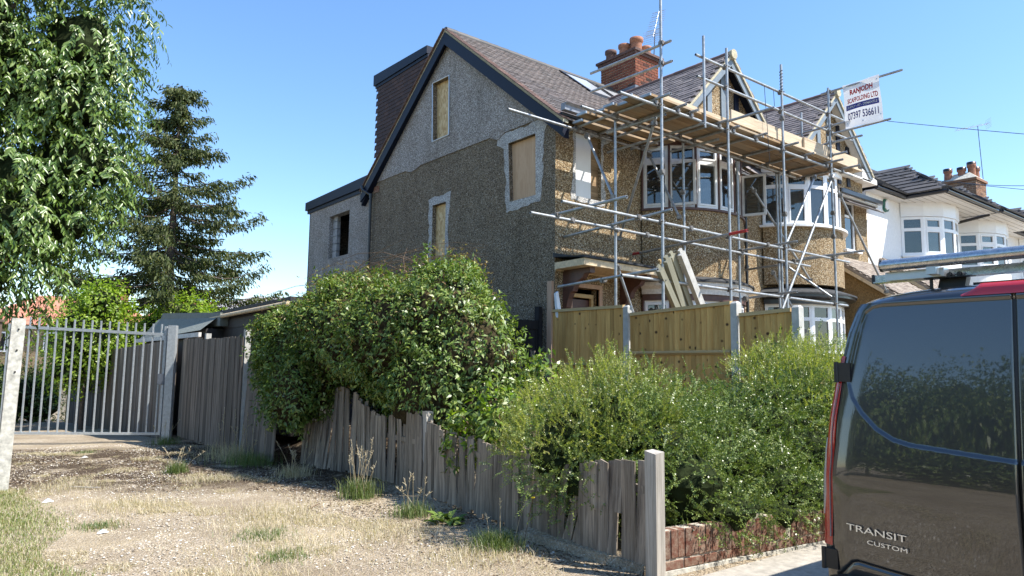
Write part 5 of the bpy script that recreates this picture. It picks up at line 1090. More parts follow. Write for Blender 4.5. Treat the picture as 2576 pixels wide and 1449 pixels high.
LT+=[(-6.85,3.2,4.45,.5,.5,.45),(-6.75,3.1,5.35,.5,.5,.45),(-6.9,3.2,6.2,.5,.5,.4),(-6.6,3.2,7.2,.5,.5,.5),(-7.7,2.9,3.0,.5,.5,.4)]
P,Nn=lumps(LT,6400,(.5,1.08),.16,None,3.2)
keep=P[:,2]>2.15; P=P[keep];Nn=Nn[keep]
per=11; n_=len(P); D=unit(Nn*.8+rdir(n_)*.5+np.array([0,0,-.25])); tt=np.tile(np.linspace(0,1,per),n_)[:,None]; fl=np.repeat(rng.uniform(.22,.42,n_),per)[:,None]
Pn=np.repeat(P,per,0)+np.repeat(D,per,0)*fl*tt+np.array([0,0,-1.])*fl*tt**2*.55
S=np.repeat(unit(np.cross(D,np.array([0,0,1.])+rdir(n_)*.2)),per,0); sg=np.tile(np.where(np.arange(per)%2==0,1.,-1.),n_)[:,None]
D2=unit(S*sg*.55+np.repeat(D,per,0)*.45+np.array([0,0,-.75])+rdir(n_*per)*.42); U2=unit(np.repeat(Nn,per,0)+rdir(n_*per)*.5+np.array([0,0,.4]))
l=rng.uniform(.075,.14,n_*per); V,F=leaves(Pn,D2,U2,l,l*.30,.18,.16,2); obj('leaves',mesh_mixed('leaves',V,*F),M['lf_tree'],TL,kind='stuff')
for x,y,z in ((-8.35,2.7,3.05),(-8.0,2.9,3.1),(-8.7,2.5,3.35)): foliage('dead_leaves',TL,[(x,y,z,.08,.08,.2)],60,.09,.35,M['lf_dead'],1.2,shell=(.2,1.),zmin=None)
# ---- spruce
SP=thing('spruce_tree','tall dark spruce with drooping branches and thin lower crown behind the gate','tree',(-2.,18.6,-.3))
base=Vector((-2.05,18.5,-.6)); topz_=12.05; MB().tube(base,(-2.1,18.45,11.8),.24,10,r2=.03).build('trunk',M['bark'],SP)
Vs=[];Ds=[];Ls=[]; br=MB(); r=random.Random(9); h=1.4
while h<11.9:
    f=(topz_-h)/10.6; Rm=min(3.9,.4+5.0*f**.9)
    if h<3.6: Rm*=.85
    for q in range(5 if h>9 else 6):
        a=r.uniform(0,2*PI); Rr=Rm*r.choice((.45,.7,.9,1.0,1.12))*r.uniform(.85,1.1); dp=r.uniform(.0,1.0); p0=Vector((-2.07,18.48,h+r.uniform(-.15,.15))); dr=Vector((math.cos(a),math.sin(a),0)); pr=p0; nseg=max(3,int(Rr/.32))
        for s in range(1,nseg+1):
            t=s/nseg; p=p0+dr*Rr*t+Vector((0,0,-dp*Rr*t+(dp+r.uniform(.0,.02))*Rr*t*t*.95))+Vector((r.uniform(-.03,.03),)*3); br.tube(pr,p,.028*(1-t)+.008,5,cap=False); 
            if t>.18 or h>9.:
                for _ in range(int(44*(.35+t) if h<9 else 56)):
                    Vs.append(tuple(p+(pr-p)*r.random()+Vector((r.gauss(0,.13),r.gauss(0,.13),-abs(r.gauss(0,.13)))))); sd_=r.choice((-1,1)); Ds.append(tuple(dr*r.uniform(.2,1)+Vector((-dr.y,dr.x,0))*sd_*r.uniform(0,.9)+Vector((0,0,r.uniform(-2.0,.1))))); Ls.append(r.uniform(.10,.25))
            pr=p
    h+=r.uniform(.16,.5)
br.build('branches',M['bark'],SP); P=np.array(Vs); D=np.array(Ds); Ls=np.array(Ls)
V,F=leaves(P,D,rdir(len(P))+np.array([0,0,.6]),Ls,.055,.15,.1); obj('needles',np_mesh('needles',V,F),M['lf_spruce'],SP,kind='stuff')
# ---- bright shrubs and hedges behind the gate
def shrub(name,label,cat,L,n,ll,mat,trunk=None,lw=.6):
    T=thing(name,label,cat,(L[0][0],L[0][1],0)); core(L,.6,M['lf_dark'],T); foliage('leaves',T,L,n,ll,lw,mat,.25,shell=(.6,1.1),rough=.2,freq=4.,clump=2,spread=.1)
    if trunk: MB().tube((L[0][0],L[0][1],-.6),(L[0][0],L[0][1],L[0][2]),.07,8,r2=.03).build('trunk',M['bark'],T)
    return T
shrub('bright_maple','yellow green young maple just behind the gate, left of the spruce','tree',[(-4.95,15.6,2.5,1.25,1.2,1.2),(-4.6,15.4,3.35,.8,.8,.8),(-5.3,15.8,1.5,.8,.8,.9),(-4.2,15.6,1.8,1.0,.9,1.0),(-4.9,15.5,3.4,.5,.5,.6)],9000,.10,M['lf_bright'],True)
shrub('bright_bush','yellow green bush above the felt roofed shed, right of the spruce trunk','bush',[(-2.1,16.2,3.1,1.0,1.0,.9),(-1.2,16.4,2.9,1.0,.9,.7),(-2.9,16.2,2.6,.9,.8,.8),(-.3,16.6,2.7,.8,.8,.6)],8000,.10,M['lf_bright'],True)
shrub('alley_hedge','tall green hedge in shade at the far end of the alley beyond the gate','hedge',[(-8.3,16.5,.6,1.2,3.0,1.5),(-7.6,19.5,.4,1.2,2.5,1.5),(-6.4,23.5,.3,1.6,1.5,1.7),(-9.2,12.5,.6,1.1,2.5,1.6),(-5.2,24.5,.2,1.3,1.2,1.5)],12000,.10,M['lf_climb'],False,.5)
# trees and hedge across the open ground to the left, mirrored in the van's rear doors
for i,(x,y,h,rd,lab) in enumerate(((-17.5,-6.0,6.2,2.6,'round dark tree left of the camera, mirrored in the van door'),(-21.,-1.5,6.8,2.8,'taller tree left of the camera beyond the round one'),(-19.,-12.,6.0,2.7,'spreading tree left of the camera nearest the road'),(-26.,-17.,7.5,3.0,'far tree left of the camera across the road'),(-15.5,-1.2,5.4,1.7,'slim tree left of the camera beside the lawn'))):
    shrub('round_tree',lab,'tree',[(x,y,h*.46,rd,rd,h*.27),(x+.9,y+1.2,h*.34,rd*.8,rd*.8,h*.22),(x-.6,y-1.5,h*.38,rd*.8,rd*.8,h*.25)],15000,.13,M['lf_climb'],True)
shrub('long_hedge','dark hedge left of the camera running below the trees','hedge',[(-15.5,-3.5-2.2*i,.9,1.1,1.6,1.1) for i in range(7)],9000,.14,M['lf_hedge'],False)
# ================================================================ low brick wall under the hedge
BW=thing('low_brick_wall','low red brick garden wall with bricks on end under the hedge','wall',(-2.5,-6.0,0))
wa=Vector((-4.24,-5.92,0)); wb=Vector((-1.2,-6.22,0)); wd_=(wb-wa).normalized(); wl=(wb-wa).length; an=math.atan2(wd_.y,wd_.x); Mw=Matrix.Translation(wa)@Matrix.Rotation(an,4,'Z')
MB().box((0,.012,-.1),(wl,.11,.335),Mw).build('mortar',M['joint'],BW)
rr=random.Random(6); me=unit_box('brick',.067,.1,.215,.006); Ms=[]
for i in range(int(wl/.078)):
    top=.115+.225; 
    if rr.random()<.06: continue
    Ms.append(Mw@Matrix.Translation((.04+i*.078,.05+rr.uniform(-.006,.006),.225+rr.uniform(-.008,.008)))@Matrix.Rotation(rr.uniform(-.04,.04),4,'Y')@Matrix.Rotation(rr.uniform(-.05,.05),4,'Z'))
pieces('brick',me,Ms,M['wallbrick'],BW)
me=unit_box('flat_brick',.215,.1,.066,.005); Ms=[Mw@Matrix.Translation((.11+i*.226,.055+rr.uniform(-.004,.004),.073+rr.uniform(-.004,.004))) for i in range(int(wl/.226))]
pieces('flat_brick',me,Ms,M['wallbrick'],BW)
MB().box((-.02,-.01,-.05),(wl,.10,.035),Mw).build('footing',M['concrete_old'],BW)
# ================================================================ grass, straw, weeds, stones
def blades(name,P,h,wd,mat,lean=.4,parent=None,label=None,cat=None,dirs=None):
    n=len(P); a=rng.uniform(0,2*PI,n); S=np.stack([np.cos(a),np.sin(a),np.zeros(n)],1); Ld=np.stack([-np.sin(a),np.cos(a),np.zeros(n)],1)*rng.uniform(0,lean,n)[:,None]*np.sign(rng.normal(size=n))[:,None]
    h=(h*rng.uniform(.5,1.3,n))[:,None]; U=np.array([0,0,1.]); w_=S*wd*.5
    m=P+(U*.6+Ld*.35)*h; t=P+(U*.9+Ld*1.1)*h
    V=np.stack([P-w_,P+w_,m+w_*.7,m-w_*.7,t],1).reshape(-1,3); k=np.arange(n)[:,None]*5
    me=mesh_mixed(name,V,k+np.array([0,1,2,3]),k+np.array([3,2,4])); return obj(name,me,mat,parent,kind='stuff',label=label,cat=cat)
M['gr_green']=leafmat('green_grass',[(.10,.15,.03),(.17,.22,.06),(.26,.28,.10),(.34,.31,.15),(.13,.18,.04)],.3,.5)
M['gr_straw']=leafmat('dry_straw',[(.40,.32,.20),(.52,.44,.30),(.33,.26,.16),(.60,.54,.42),(.28,.22,.14)],.25,.6)
M['gr_weed']=leafmat('weed_green',[(.07,.11,.03),(.12,.17,.05),(.20,.22,.09)],.3,.5)
def on_ground(x,y): return np.stack([x,y,ground_z(x,y)-.004],1)
def scat(n,x0,x1,y0,y1,fn=None):
    X_=[];Y_=[];c=0
    while c<n:
        x=rng.uniform(x0,x1,n*2); y=rng.uniform(y0,y1,n*2); k=np.ones(len(x),bool) if fn is None else fn(x,y); X_.append(x[k]);Y_.append(y[k]);c+=k.sum()
    return np.concatenate(X_)[:n],np.concatenate(Y_)[:n]
def lawnf(x,y): e=-7.55-.22*np.sin(y*1.3)-.12*np.sin(y*4.1)-.10*(y+1.5); return (x<np.where(y>-1.5,-7.55-.15*np.sin(y*2.),-7.75+.15*np.sin(y*3.)))&(rng.random(len(x))<np.clip((-7.45-x)*2.2,.05,1))
x,y=scat(42000,-9.6,-7.3,-5.2,1.3,lawnf); blades('lawn_grass',on_ground(x,y),.045,.006,M['gr_green'],.7,label='patchy sunburnt lawn grass at the bottom left',cat='grass')
x,y=scat(9000,-9.6,-7.1,-5.2,1.3,lawnf); blades('lawn_straw',on_ground(x,y),.05,.005,M['gr_straw'],1.2,label='bleached straw mixed into the lawn grass at the left edge',cat='grass')
def nz(x,y,f=1.): return np.sin(x*2.3*f+1.3)*np.sin(y*1.9*f+.4)+.6*np.sin(x*5.1*f+y*3.3*f)+.4*np.sin(y*7.7*f-x*6.1*f)
x,y=scat(30000,-8.2,-4.4,-7.5,6.5,lambda x,y: (nz(x,y)>.75)|(rng.random(len(x))<.05)); blades('ground_straw',on_ground(x,y)+np.array([0,0,.003]),.026,.005,M['gr_straw'],3.2,label='dead flattened grass and straw strewn over the alley',cat='dry grass')
cx=np.array([(-6.2,-3.4),(-6.0,-2.4),(-5.7,-1.8),(-6.9,-.6),(-5.2,-3.4),(-5.0,-4.6),(-6.8,-4.2),(-5.6,.9),(-7.2,1.2)])
ix=rng.integers(0,len(cx),9000); p=cx[ix]+rng.normal(0,.27,(9000,2))*np.array([1,1.]); blades('straw_tufts',on_ground(p[:,0],p[:,1]),.075,.004,M['gr_straw'],1.3,label='standing tufts of bleached dry grass in the middle of the alley',cat='dry grass')
# pebbles
me=MB().lathe([(0.001,-.5),(.42,-.3),(.55,0),(.38,.35),(.001,.48)],(0,0,0),6).mesh('pebble')
x,y=scat(26000,-8.4,-4.4,-7.6,7.5,None); b_=arr(me); tri=[tuple(p.vertices) for p in me.polygons]; Fq=np.array(tri); n_=len(x); sz=(rng.random(n_)**3*.020+.006)[:,None,None]
an=rng.uniform(0,6.28,n_); Rm=np.stack([np.stack([np.cos(an),-np.sin(an),0*an],1),np.stack([np.sin(an),np.cos(an),0*an],1),np.stack([0*an,0*an,0*an+1],1)],1)
V=(np.einsum('nij,kj->nki',Rm,b_*np.array([1.2,.8,.55]))*sz+on_ground(x,y)[:,None,:]+np.array([0,0,.004])).reshape(-1,3); F=(Fq[None]+(np.arange(n_)*len(b_))[:,None,None]).reshape(-1,4)
n=N('loose_pebbles'); n.set(col=n.ramp(n.isl(),[(0,(.22,.17,.12)),(.4,(.42,.36,.28)),(.8,(.58,.53,.46)),(1,(.74,.71,.66))]),rough=.85); obj('loose_gravel',np_mesh('loose_gravel',V,F,True),n.m,None,kind='stuff',label='loose pale gravel scattered over the dry alley ground',cat='gravel')
# leaf and litter along the foot of the fence
x,y=scat(9500,-5.35,-4.0,-5.8,7.,lambda x,y: rng.random(len(x))<np.clip((x+5.4)/.9,0,1)); x2,y2=scat(4500,-7.8,-4.4,-1.5,7.,lambda x,y: (np.abs(.62*x+y+.5)<3.2)&(nz(x,y,1.3)>.3)); x=np.concatenate([x,x2]); y=np.concatenate([y,y2]); P=on_ground(x,y)+np.array([0,0,.01]); V,F=leaves(P,unit(rdir(len(P))*np.array([1,1,.15])),np.tile([0,0,1.],(len(P),1))+rdir(len(P))*.4,rng.uniform(.02,.05,len(P)),.018,.1,.2); n=N('leaf_litter'); n.set(col=n.ramp(n.isl(),[(0,(.06,.04,.025)),(.5,(.13,.085,.05)),(1,(.28,.21,.13))]),rough=.9); obj('leaf_litter',np_mesh('leaf_litter',V,F),n.m,None,kind='stuff',label='brown leaf litter along the foot of the broken fence',cat='leaf litter')
def tuft(label,x,y,n,h,mat,wd=.006,sp=.07,lean=.6,heads=0,cat='weed'):
    p=rng.normal(0,sp,(n,2))+np.array([x,y]); T=thing('weed_clump',label,cat,(x,y,gz(x,y)))
    blades('blades',on_ground(p[:,0],p[:,1]),h,wd,mat,lean,parent=T)
    if heads:
        mb=MB(); r=random.Random(int(x*100))
        for i in range(heads):
            b=Vector((x+r.gauss(0,sp*.6),y+r.gauss(0,sp*.6),gz(x,y))); t=b+Vector((r.gauss(0,.12),r.gauss(0,.12),h*r.uniform(1.6,3.0))); m_=b.lerp(t,.5)+Vector((0,0,.04)); mb.tube(b,m_,.003,4).tube(m_,t,.0022,4)
            for k in range(9): q=m_.lerp(t,.45+.06*k); mb.tube(q,q+Vector((r.gauss(0,.015),r.gauss(0,.015),.022)),.0045,4,r2=.001)
        mb.build('seed_heads',M['gr_straw'].copy() if False else M['gr_straw'],T)
    return T
tuft('green grass clump with tall seed heads near the gate post',-5.75,1.85,420,.16,M['gr_weed'],heads=7)
tuft('tall seeding grass against the old fence where it jumps in height',-4.55,-1.55,520,.24,M['gr_weed'],heads=15,sp=.10)
tuft('dry grass tuft at the foot of the fence, left of the tall seeding grass',-4.5,.55,420,.17,M['gr_straw'],heads=10,sp=.13,lean=1.2)
tuft('grass clump at the fence foot, right of the tall seeding grass',-4.6,-2.85,420,.16,M['gr_weed'],heads=9,sp=.1)
tuft('dark green grass tussock in the fence shade, nearest the end post',-4.72,-4.45,700,.15,M['gr_weed'],heads=3,sp=.1,lean=1.1)
tuft('low green tuft in the middle of the dry track',-6.2,-2.9,420,.07,M['gr_weed'],sp=.13,lean=1.3)
tuft('small green tuft near the foot of the picture on the track',-6.35,-3.7,320,.06,M['gr_weed'],sp=.11,lean=1.3)
tuft('small green tuft in front of the metal gate',-6.4,5.3,160,.06,M['gr_weed'],sp=.1,lean=1.3)
tuft('green tuft at the edge of the lawn beside the track',-7.35,-1.6,260,.06,M['gr_weed'],sp=.12,lean=1.3)
tuft('wispy dry weeds in shade against the tall grey fence',-4.6,3.0,420,.30,M['gr_straw'],heads=10,sp=.22)
tuft('green weeds in shade under the left end of the climber',-4.6,2.1,520,.22,M['gr_weed'],heads=4,sp=.2)
tuft('weeds at the foot of the metal gate post',-4.75,6.6,300,.18,M['gr_weed'],heads=5,sp=.12)
DK=thing('dock_plant','broad leaved dock plant with crumpled leaves at the foot of the fence','plant',(-4.5,-3.3,0))
P=np.tile([-4.52,-3.35,.03],(26,1))+rng.normal(0,.05,(26,3))*np.array([1,2.2,.2]); D=unit(rng.normal(size=(26,3))*np.array([1,1,.1])+np.array([-.3,0,.55])); V,F=leaves(P,D,np.tile([0,0,1.],(26,1))+rdir(26)*.2,rng.uniform(.1,.2,26),.09,.35,.15,2); obj('leaves',mesh_mixed('leaves',V,*F),M['lf_climb'],DK)
YF=thing('yellow_flower','single yellow dandelion like flower head on a thin stem before the fence','flower',(-4.42,-4.55,0))
MB().tube((-4.45,-4.5,0),(-4.43,-4.6,.42),.003,5).build('stem',M['twig'],YF); MB().lathe([(.001,-.006),(.018,0),(.02,.008),(.001,.012)],(-4.43,-4.6,.42),10).build('flower_head',plain('yellow_petals',(.75,.55,.02),.7),YF)
for i,(x,y,l,a,lb) in enumerate(((-5.35,-1.9,.2,.6,'dark stick lying on the track'),(-6.9,.9,.35,2.7,'pale stick lying near the concrete post'),(-5.3,2.3,.5,.2,'dry bent twig lying before the gate'))):
    q=Vector((x,y,.012)); MB().tube(q,q+Vector((math.cos(a)*l,math.sin(a)*l,.02)),.009,6,r2=.005).build('fallen_stick',M['twig'] if i!=1 else M['post_old'],None,label=lb,cat='stick')
for i,(x,y,s,lb) in enumerate(((-7.35,-1.9,.05,'white crumpled litter scrap at the lawn edge'),(-7.55,.15,.06,'white litter scrap on the lawn near the post'),(-6.55,4.4,.06,'pale stone by the green tuft before the gate'))):
    MB().add([(x-s,y-s*.6,.01),(x+s,y-s*.4,.015),(x+s*.8,y+s*.6,.01),(x-s*.7,y+s*.5,.012),(x,y,.01+s*.7),(x+s*.2,y-s*.2,.01+s*.5)],[(0,1,5),(1,2,4,5),(2,3,4),(3,0,5,4)]).build('litter_scrap',M['foam'] if i<2 else M['concrete'],None,label=lb,cat='litter' if i<2 else 'stone')
# ================================================================ parked van
VN=thing('parked_van','dark metallic grey panel van seen from behind, with galvanised roof rack','van',(-2.2,-8.4,0))
n=N('dark_metallic_paint'); co=n.co(kind='World'); fl=n.noise(900,2,.5,co); n.set(col=n.ramp(fl,[(.3,(.034,.035,.037)),(.7,(.062,.062,.062))]),rough=.32,metal=.65,coat=1.,coatr=.02); n.p.inputs['Coat IOR'].default_value=1.7
dst=n.noise(2.2,5,.65,co); M['van']=n.m
M['vanblack']=plain('van_black_trim',(.015,.015,.016),.45,var=.1)
n=N('red_lens'); n.set(col=(.42,.012,.014),rough=.12,coat=1.); co=n.co((1,90,90),'World'); n.bump(n.noise(1,1,.5,co),.3,.002); M['lens']=n.m
n=N('clear_lens'); n.set(col=(.30,.30,.32),rough=.15,coat=1.,metal=.3); M['clear']=n.m
U0=-4.64; VC=-8.41
def hw(z): return np.interp(z,[.30,.58,.97,1.30,1.62,1.80,1.93,2.0],[1.02,1.025,1.015,.975,.91,.87,.825,.78])
def surf(y,z,smax=1.):
    w_=hw(z); s=np.abs((y-VC)/w_); lean=.085*np.clip((z-1.0)/1.0,0,1)**1.5+.02*np.clip((.6-z)/.3,0,1)
    return U0+lean+.035*s**2+.050*np.clip((s-.80)/.2,0,1)**2.4
PANEL=np.array([(-8.425,1.945),(-7.80,1.945),(-7.745,1.935),(-7.70,1.905),(-7.675,1.85),(-7.63,1.70),(-7.595,1.56),(-7.590,1.50),(-7.61,1.42),(-7.66,1.335),(-7.74,1.25),(-7.83,1.197),(-7.92,1.175),(-8.02,1.167),(-8.2,1.152),(-8.425,1.135)])
for i_,(a_,b_) in enumerate(PANEL):
    k_=1+(float(surf(np.array(a_),np.array(b_)))-U0)/4.123; PANEL[i_]=(-9.633+(a_+9.633)*k_,1.55+(b_-1.55)*k_)
PANEL[0,0]=PANEL[-1,0]=-8.43
PL=[(-7.46,.40),(-7.50,.425),(-7.57,.50),(-7.60,.51),(-7.80,.495),(-8.41,.46)]
def pdist(Y,Z,poly,closed=True):
    n=len(poly); d=np.full(Y.shape,9.); ins=np.zeros(Y.shape,bool)
    for i in range(n if closed else n-1):
        a=poly[i]; b=poly[(i+1)%n]; ab=np.array(b)-np.array(a); t=np.clip(((Y-a[0])*ab[0]+(Z-a[1])*ab[1])/(ab@ab+1e-12),0,1); d=np.minimum(d,np.hypot(Y-a[0]-ab[0]*t,Z-a[1]-ab[1]*t))
        c=((a[1]>Z)!=(b[1]>Z))&(Y<(b[0]-a[0])*(Z-a[1])/((b[1]-a[1])+1e-12)+a[0]); ins^=c
    return d,ins
def door(side):
    ys=np.linspace(.0,1,170); zs=np.linspace(.36,1.965,260)
    S,Zg=np.meshgrid(ys,zs); w_=hw(Zg)*.928; Yl=VC-(-1)*(.004+S*(w_-.004))  # left door: towards +y
    Xg=surf(Yl,Zg)
    d,ins=pdist(Yl,Zg,PANEL); Xg=Xg+np.where(ins,.010*np.clip(d/.013,0,1),0)
    d2,_=pdist(Yl,Zg,PL,False); Xg=Xg+.010*np.exp(-(d2/.008)**2)+np.where(Zg<.44,.0,0)
    Xg-=.012*np.exp(-((Zg-.95)/.22)**2)                                    # soft shoulder under the panel crease
    Xg+=.012*np.clip(1-S/.012,0,1)                                       # rolled edge at the shut line
    Y_=Yl if side==1 else 2*VC-Yl
    idx=np.arange(S.size).reshape(S.shape); F=np.stack([idx[:-1,:-1],idx[1:,:-1],idx[1:,1:],idx[:-1,1:]],-1).reshape(-1,4)
    if side==-1: F=F[:,::-1]
    me=np_mesh('rear_door',np.stack([Xg,Y_,Zg],-1).reshape(-1,3),F,True); return obj('rear_door',me,M['van'],VN)
dl=door(1); dr=door(-1)
mb=MB()
for i in range(20):
    z0_,z1_=.34+i*.08,.34+(i+1)*.08; xa,xb=[float(surf(np.array(VC),np.array(z)))+.02 for z in (z0_,z1_)]; mb.add([(xa,VC-.02,z0_),(xa,VC+.02,z0_),(xb,VC+.02,z1_),(xb,VC-.02,z1_)],[(0,1,2,3)])
mb.build('door_gap',M['vanblack'],VN)
# body shell: pillars, flanks, roof
def ring(x,zt,ws,zb_=.32,z_r=.12):
    """outline from lower left up over the roof to lower right"""
    zs=np.linspace(zb_,zt-.14,16); L_=[(VC+hw(z*1.94/(zt-.06) if z>1 else z)*ws,z) for z in zs]
    top=[]; w0=L_[-1][0]-VC
    for i in range(1,9): a=i/8*PI/2; top.append((VC+w0-.26+.26*math.cos(a)-.0,zt-.14+.11*math.sin(a)))
    mid=[(VC+(w0-.26)*(1-k/4),zt-.03+.03*(1-(1-k/4)**2)) for k in range(1,5)]
    half=L_+top+mid; other=[(2*VC-p[0],p[1]) for p in half[::-1][1:]]
    return [(x,p[0],p[1]) for p in half+other]
R_=[]
xr=[(.145,1.985,.955),(.17,1.995,.985),(.22,2.01,1.0),(.40,2.03,1.0),(1.2,2.04,1.0),(2.4,2.04,1.0),(3.1,2.02,1.0),(3.5,1.9,.99),(4.15,1.35,.96),(4.7,1.12,.92),(4.95,.95,.85)]
Rg=[]
for k,(dx,zt_,ws) in enumerate(xr):
    rg=ring(U0+dx,zt_,ws)
    if k<3:      # follow the forward lean of the tail
        rg=[(float(surf(np.array(VC),np.array(min(p[2],1.94))))+dx-.145+.115+.0+(.02 if k else 0),p[1],p[2]) for p in rg]
    Rg.append(rg)
m_=len(Rg[0]); V=np.array(Rg).reshape(-1,3); F=[]
for k in range(len(Rg)-1):
    for i in range(m_-1): a=k*m_+i; F.append((a,a+m_,a+m_+1,a+1))
obj('body',np_mesh('body',V,F,True),M['van'],VN)
# corner pillars between door edge and flank
for s in (1,-1):
    zs=np.linspace(.34,1.965,60); us=np.linspace(.922,1.0,14); U_,Z_=np.meshgrid(us,zs); Y_=VC+s*hw(Z_)*U_; X_=surf(Y_,Z_)+.004
    idx=np.arange(U_.size).reshape(U_.shape); F=np.stack([idx[:-1,:-1],idx[1:,:-1],idx[1:,1:],idx[:-1,1:]],-1).reshape(-1,4)
    if s==-1: F=F[:,::-1]
    obj('corner_pillar',np_mesh('corner_pillar',np.stack([X_,Y_,Z_],-1).reshape(-1,3),F,True),M['van'],VN)
# rear header above the doors
ys=np.linspace(-1,1,60); hs=np.linspace(0,1,12); S,Hh=np.meshgrid(ys,hs); w_=.815-.10*Hh**2
Y_=VC+S*w_; zt_=1.965+.088*np.sin(Hh*PI/2)-.05*np.abs(S)**4*(1.-.2*Hh); X_=surf(Y_,np.full_like(Y_,1.94))+.008+.32*(1-np.cos(Hh*PI/2))
idx=np.arange(S.size).reshape(S.shape); F=np.stack([idx[:-1,:-1],idx[1:,:-1],idx[1:,1:],idx[:-1,1:]],-1).reshape(-1,4)
obj('roof_header',np_mesh('roof_header',np.stack([X_,Y_,zt_],-1).reshape(-1,3),F,True),M['van'],VN)
# strip patch following the tail surface
def patch(name,pts,mat,off=.008,parent=VN,s=1,nu=8):
    """pts: list of (z, frac0, frac1) across the corner, 1.0 = silhouette"""
    zs=np.linspace(pts[0][0],pts[-1][0],50); a=np.interp(zs,[p[0] for p in pts],[p[1] for p in pts]); b=np.interp(zs,[p[0] for p in pts],[p[2] for p in pts])
    T=np.linspace(0,1,nu); Fr=a[:,None]+(b-a)[:,None]*T; Z_=np.repeat(zs[:,None],nu,1); Y_=VC+s*hw(Z_)*np.minimum(Fr,1.0)+s*.003; X_=surf(Y_,Z_)-off*np.sin(np.clip(T,0.0,1)*PI)[None]**.4
    X_=np.where(Fr>1,X_+(Fr-1)*1.0,X_)
    idx=np.arange(Z_.size).reshape(Z_.shape); F=np.stack([idx[:-1,:-1],idx[1:,:-1],idx[1:,1:],idx[:-1,1:]],-1).reshape(-1,4)
    if s==-1: F=F[:,::-1]
    return obj(name,np_mesh(name,np.stack([X_,Y_,Z_],-1).reshape(-1,3),F,True),mat,parent)
for s in (1,-1):
    tl=patch('tail_light',[(.57,.94,1.05),(.8,.932,1.06),(1.15,.935,1.06),(1.45,.95,1.04),(1.66,.97,1.01)],M['lens'],.010,s=s)
    patch('clear_lens',[(.74,.985,1.03),(.86,.968,1.05),(1.0,.968,1.06),(1.18,.985,1.05)],M['clear'],.016,parent=tl,s=s)
    patch('lamp_divider',[(.62,.944,.949),(1.08,.944,.949),(1.2,.958,.963),(1.5,.962,.967)],M['clear'],.017,parent=tl,s=s)
    for z in (.495,1.565):
        Yh=VC+s*hw(z)*.965; xh=float(surf(np.array(VC+s*hw(z)*.95),np.array(z)))
        hg=MB().box((xh-.022,Yh-.055*1,z-.055),(xh+.05,Yh+.03 if s>0 else Yh+.055,z+.055)).build('hinge',M['vanblack'],VN)
        MB().tube((xh-.018,Yh+.028*s,z-.06),(xh-.018,Yh+.028*s,z+.06),.014,10).build('hinge_pin',M['vanblack'],hg)
# high brake light
yl=np.linspace(-.235,.235,30); V=[];F=[]
for i,y_ in enumerate(yl):
    e=1 if 0 else 0; x_=float(surf(np.array(VC+y_),np.array(1.94)))
    tz=2.035 if abs(y_)<.155 else 1.972+(.235-abs(y_))/.08*.063
    V+=[(x_-.004,VC+y_,1.968),(x_+.002,VC+y_,(1.968+tz)/2+.006),(x_+.05,VC+y_,tz)]
for i in range(29):
    a=3*i; F+=[(a,a+1,a+4,a+3),(a+1,a+2,a+5,a+4)]
obj('high_brake_light',np_mesh('high_brake_light',V,F,True),M['lens'],VN)
MB().box((U0+.40,VC-.28,2.058),(U0+.46,VC+.28,2.072)).build('roof_strip',M['vanblack'],VN)
# pale edge line of the panel crease, badges
def badge(s,cy,cz,wid,hgt,bold,skew=0,rise=0):
    me,a=text_mesh(s,hgt,wid,bold,0,.0012)
    for k in range(len(a)):
        y_=cy-a[k,0]; z_=cz+a[k,1]-rise*a[k,0]; a[k]=(float(surf(np.array(y_),np.array(z_)))-.0145-a[k,2]*1.0,y_,z_)
    me.vertices.foreach_set('co',a.ravel()); me.update(); return obj('badge',me,M['chrome'],dl)
M['chrome']=plain('bright_badge',(.82,.82,.80),.22,metal=.6,var=.03)
badge('TRANSIT',-7.716,.694,.33,.036,.0,rise=.035); badge('CUSTOM',-7.775,.632,.215,.023,.0,rise=.03)
# bumper, plate, wheels, underside
MB().prism([(-7.40,.30),(-7.43,.40),(-7.52,.43),(-9.30,.43),(-9.39,.40),(-9.42,.30),(-9.3,.22),(-7.5,.22)],'x',U0-.06,U0+.25).build('bumper',M['vanblack'],VN)
for x in (U0+.95,U0+3.95):
    for s in (1,-1):
        y_=VC+s*.90; tw=MB().lathe([(.2,0),(.31,.0),(.33,.03),(.33,.18),(.31,.21),(.2,.21)],(0,0,0),24).mesh('tyre')
        wl_=bpy.data.objects.new('wheel',MB().lathe([(.001,.05),(.16,.04),(.2,.0),(.2,.2),(.001,.2)],(0,0,0),18).mesh('wheel')); wl_.data.materials.append(M['alu']); COL.objects.link(wl_); wl_.parent=VN
        wl_.matrix_local=Matrix.Translation(Vector((x,y_+.1*s,.33))-VN.location)@Matrix.Rotation(s*PI/2,4,'X'); tw.materials.append(M['vanblack']); t_=bpy.data.objects.new('tyre',tw); COL.objects.link(t_); t_.parent=wl_
MB().box((U0+.3,VC-.85,.25),(U0+4.7,VC+.85,.33)).build('underside',M['vanblack'],VN)
MB().add([(U0+3.52,VC-.75,1.88),(U0+3.52,VC+.75,1.88),(U0+4.14,VC+.83,1.36),(U0+4.14,VC-.83,1.36)],[(0,1,2,3)]).build('windscreen',M['dark'],VN)
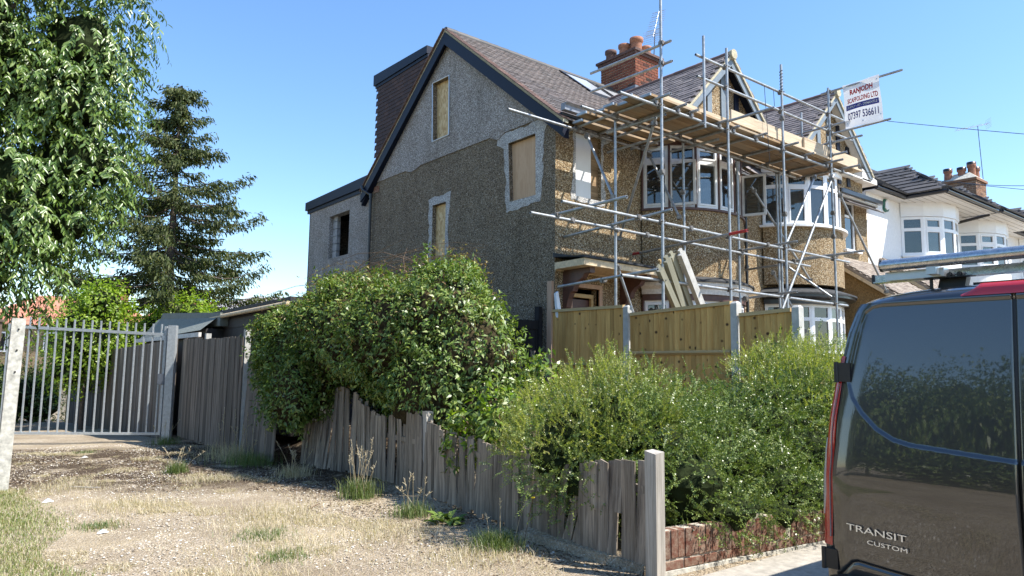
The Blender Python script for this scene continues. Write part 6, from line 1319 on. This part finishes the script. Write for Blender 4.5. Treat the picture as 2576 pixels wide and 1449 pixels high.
# roof rack
RK=thing('roof_rack','galvanised roller and bar ladder rack mounted on the van roof','roof rack',(U0+.5,VC,2.03))
n=N('worn_galvanised_roller'); co=n.co(kind='World'); n.set(col=n.ramp(n.noise(38,6,.75,co),[(.35,(.34,.36,.38)),(.55,(.52,.53,.53)),(.72,(.62,.60,.54))]),rough=n.ramp(n.noise(20,5,.7,co),[(.3,.16),(.7,.42)]),metal=.9); M['roller']=n.m
mb=MB(); mb.tube((U0+.26,-7.70,2.195),(U0+.22,-9.08,2.19),.034,24).build('roller',M['roller'],RK)
MB().tube((U0+.262,-7.695,2.195),(U0+.262,-7.71,2.195),.036,20).build('end_cap',M['vanblack'],RK)
bar=MB().box((U0+.38,-9.15,2.115),(U0+.42,-7.60,2.158)).box((U0+.36,-9.15,2.110),(U0+.44,-7.60,2.116)).build('cross_bar',M['roller'],RK)
MB().box((U0+.375,-7.602,2.108),(U0+.43,-7.585,2.163)).build('bar_end',M['vanblack'],bar)
br=MB().box((U0+.30,-8.02,2.11),(U0+.375,-7.70,2.16)).box((U0+.24,-8.0,2.12),(U0+.30,-7.95,2.17)).build('roller_bracket',M['alu'],RK)
mb=MB()
for y_ in (-8.035,-8.085): mb.tube((U0+.34,y_,2.118),(U0+.36,y_,2.118),.017,8).tube((U0+.33,y_,2.118),(U0+.345,y_,2.118),.009,6)
mb.build('bolts',M['black'],br)
MB().tube((U0+.36,-7.93,2.03),(U0+.36,-7.93,2.12),.010,8).tube((U0+.36,-7.93,2.02),(U0+.36,-7.93,2.05),.02,8).box((U0+.33,-8.15,2.104),(U0+.39,-7.9,2.109)).build('clamp_rod',M['black'],RK)
MB().add([(U0+.40,-7.94,2.02),(U0+.46,-7.94,2.02),(U0+.46,-8.10,2.11),(U0+.40,-8.10,2.11),(U0+.40,-8.08,2.02),(U0+.46,-8.08,2.02),(U0+.46,-7.96,2.11),(U0+.40,-7.96,2.11)],[(0,1,6,7),(4,5,2,3),(0,4,3,7),(1,5,2,6),(7,6,2,3)]).build('foot',M['vanblack'],RK)
MB().add([(U0+.40,-8.74,2.02),(U0+.46,-8.74,2.02),(U0+.46,-8.90,2.11),(U0+.40,-8.90,2.11),(U0+.40,-8.88,2.02),(U0+.46,-8.88,2.02),(U0+.46,-8.76,2.11),(U0+.40,-8.76,2.11)],[(0,1,6,7),(4,5,2,3),(0,4,3,7),(1,5,2,6),(7,6,2,3)]).build('foot',M['vanblack'],RK)
for xx in (1.9,3.1): MB().box((U0+xx,-9.1,2.12),(U0+xx+.05,-7.72,2.17)).box((U0+xx,-7.85,2.02),(U0+xx+.05,-7.78,2.12)).box((U0+xx,-9.04,2.02),(U0+xx+.05,-8.97,2.12)).build('cross_bar',M['roller'],RK)
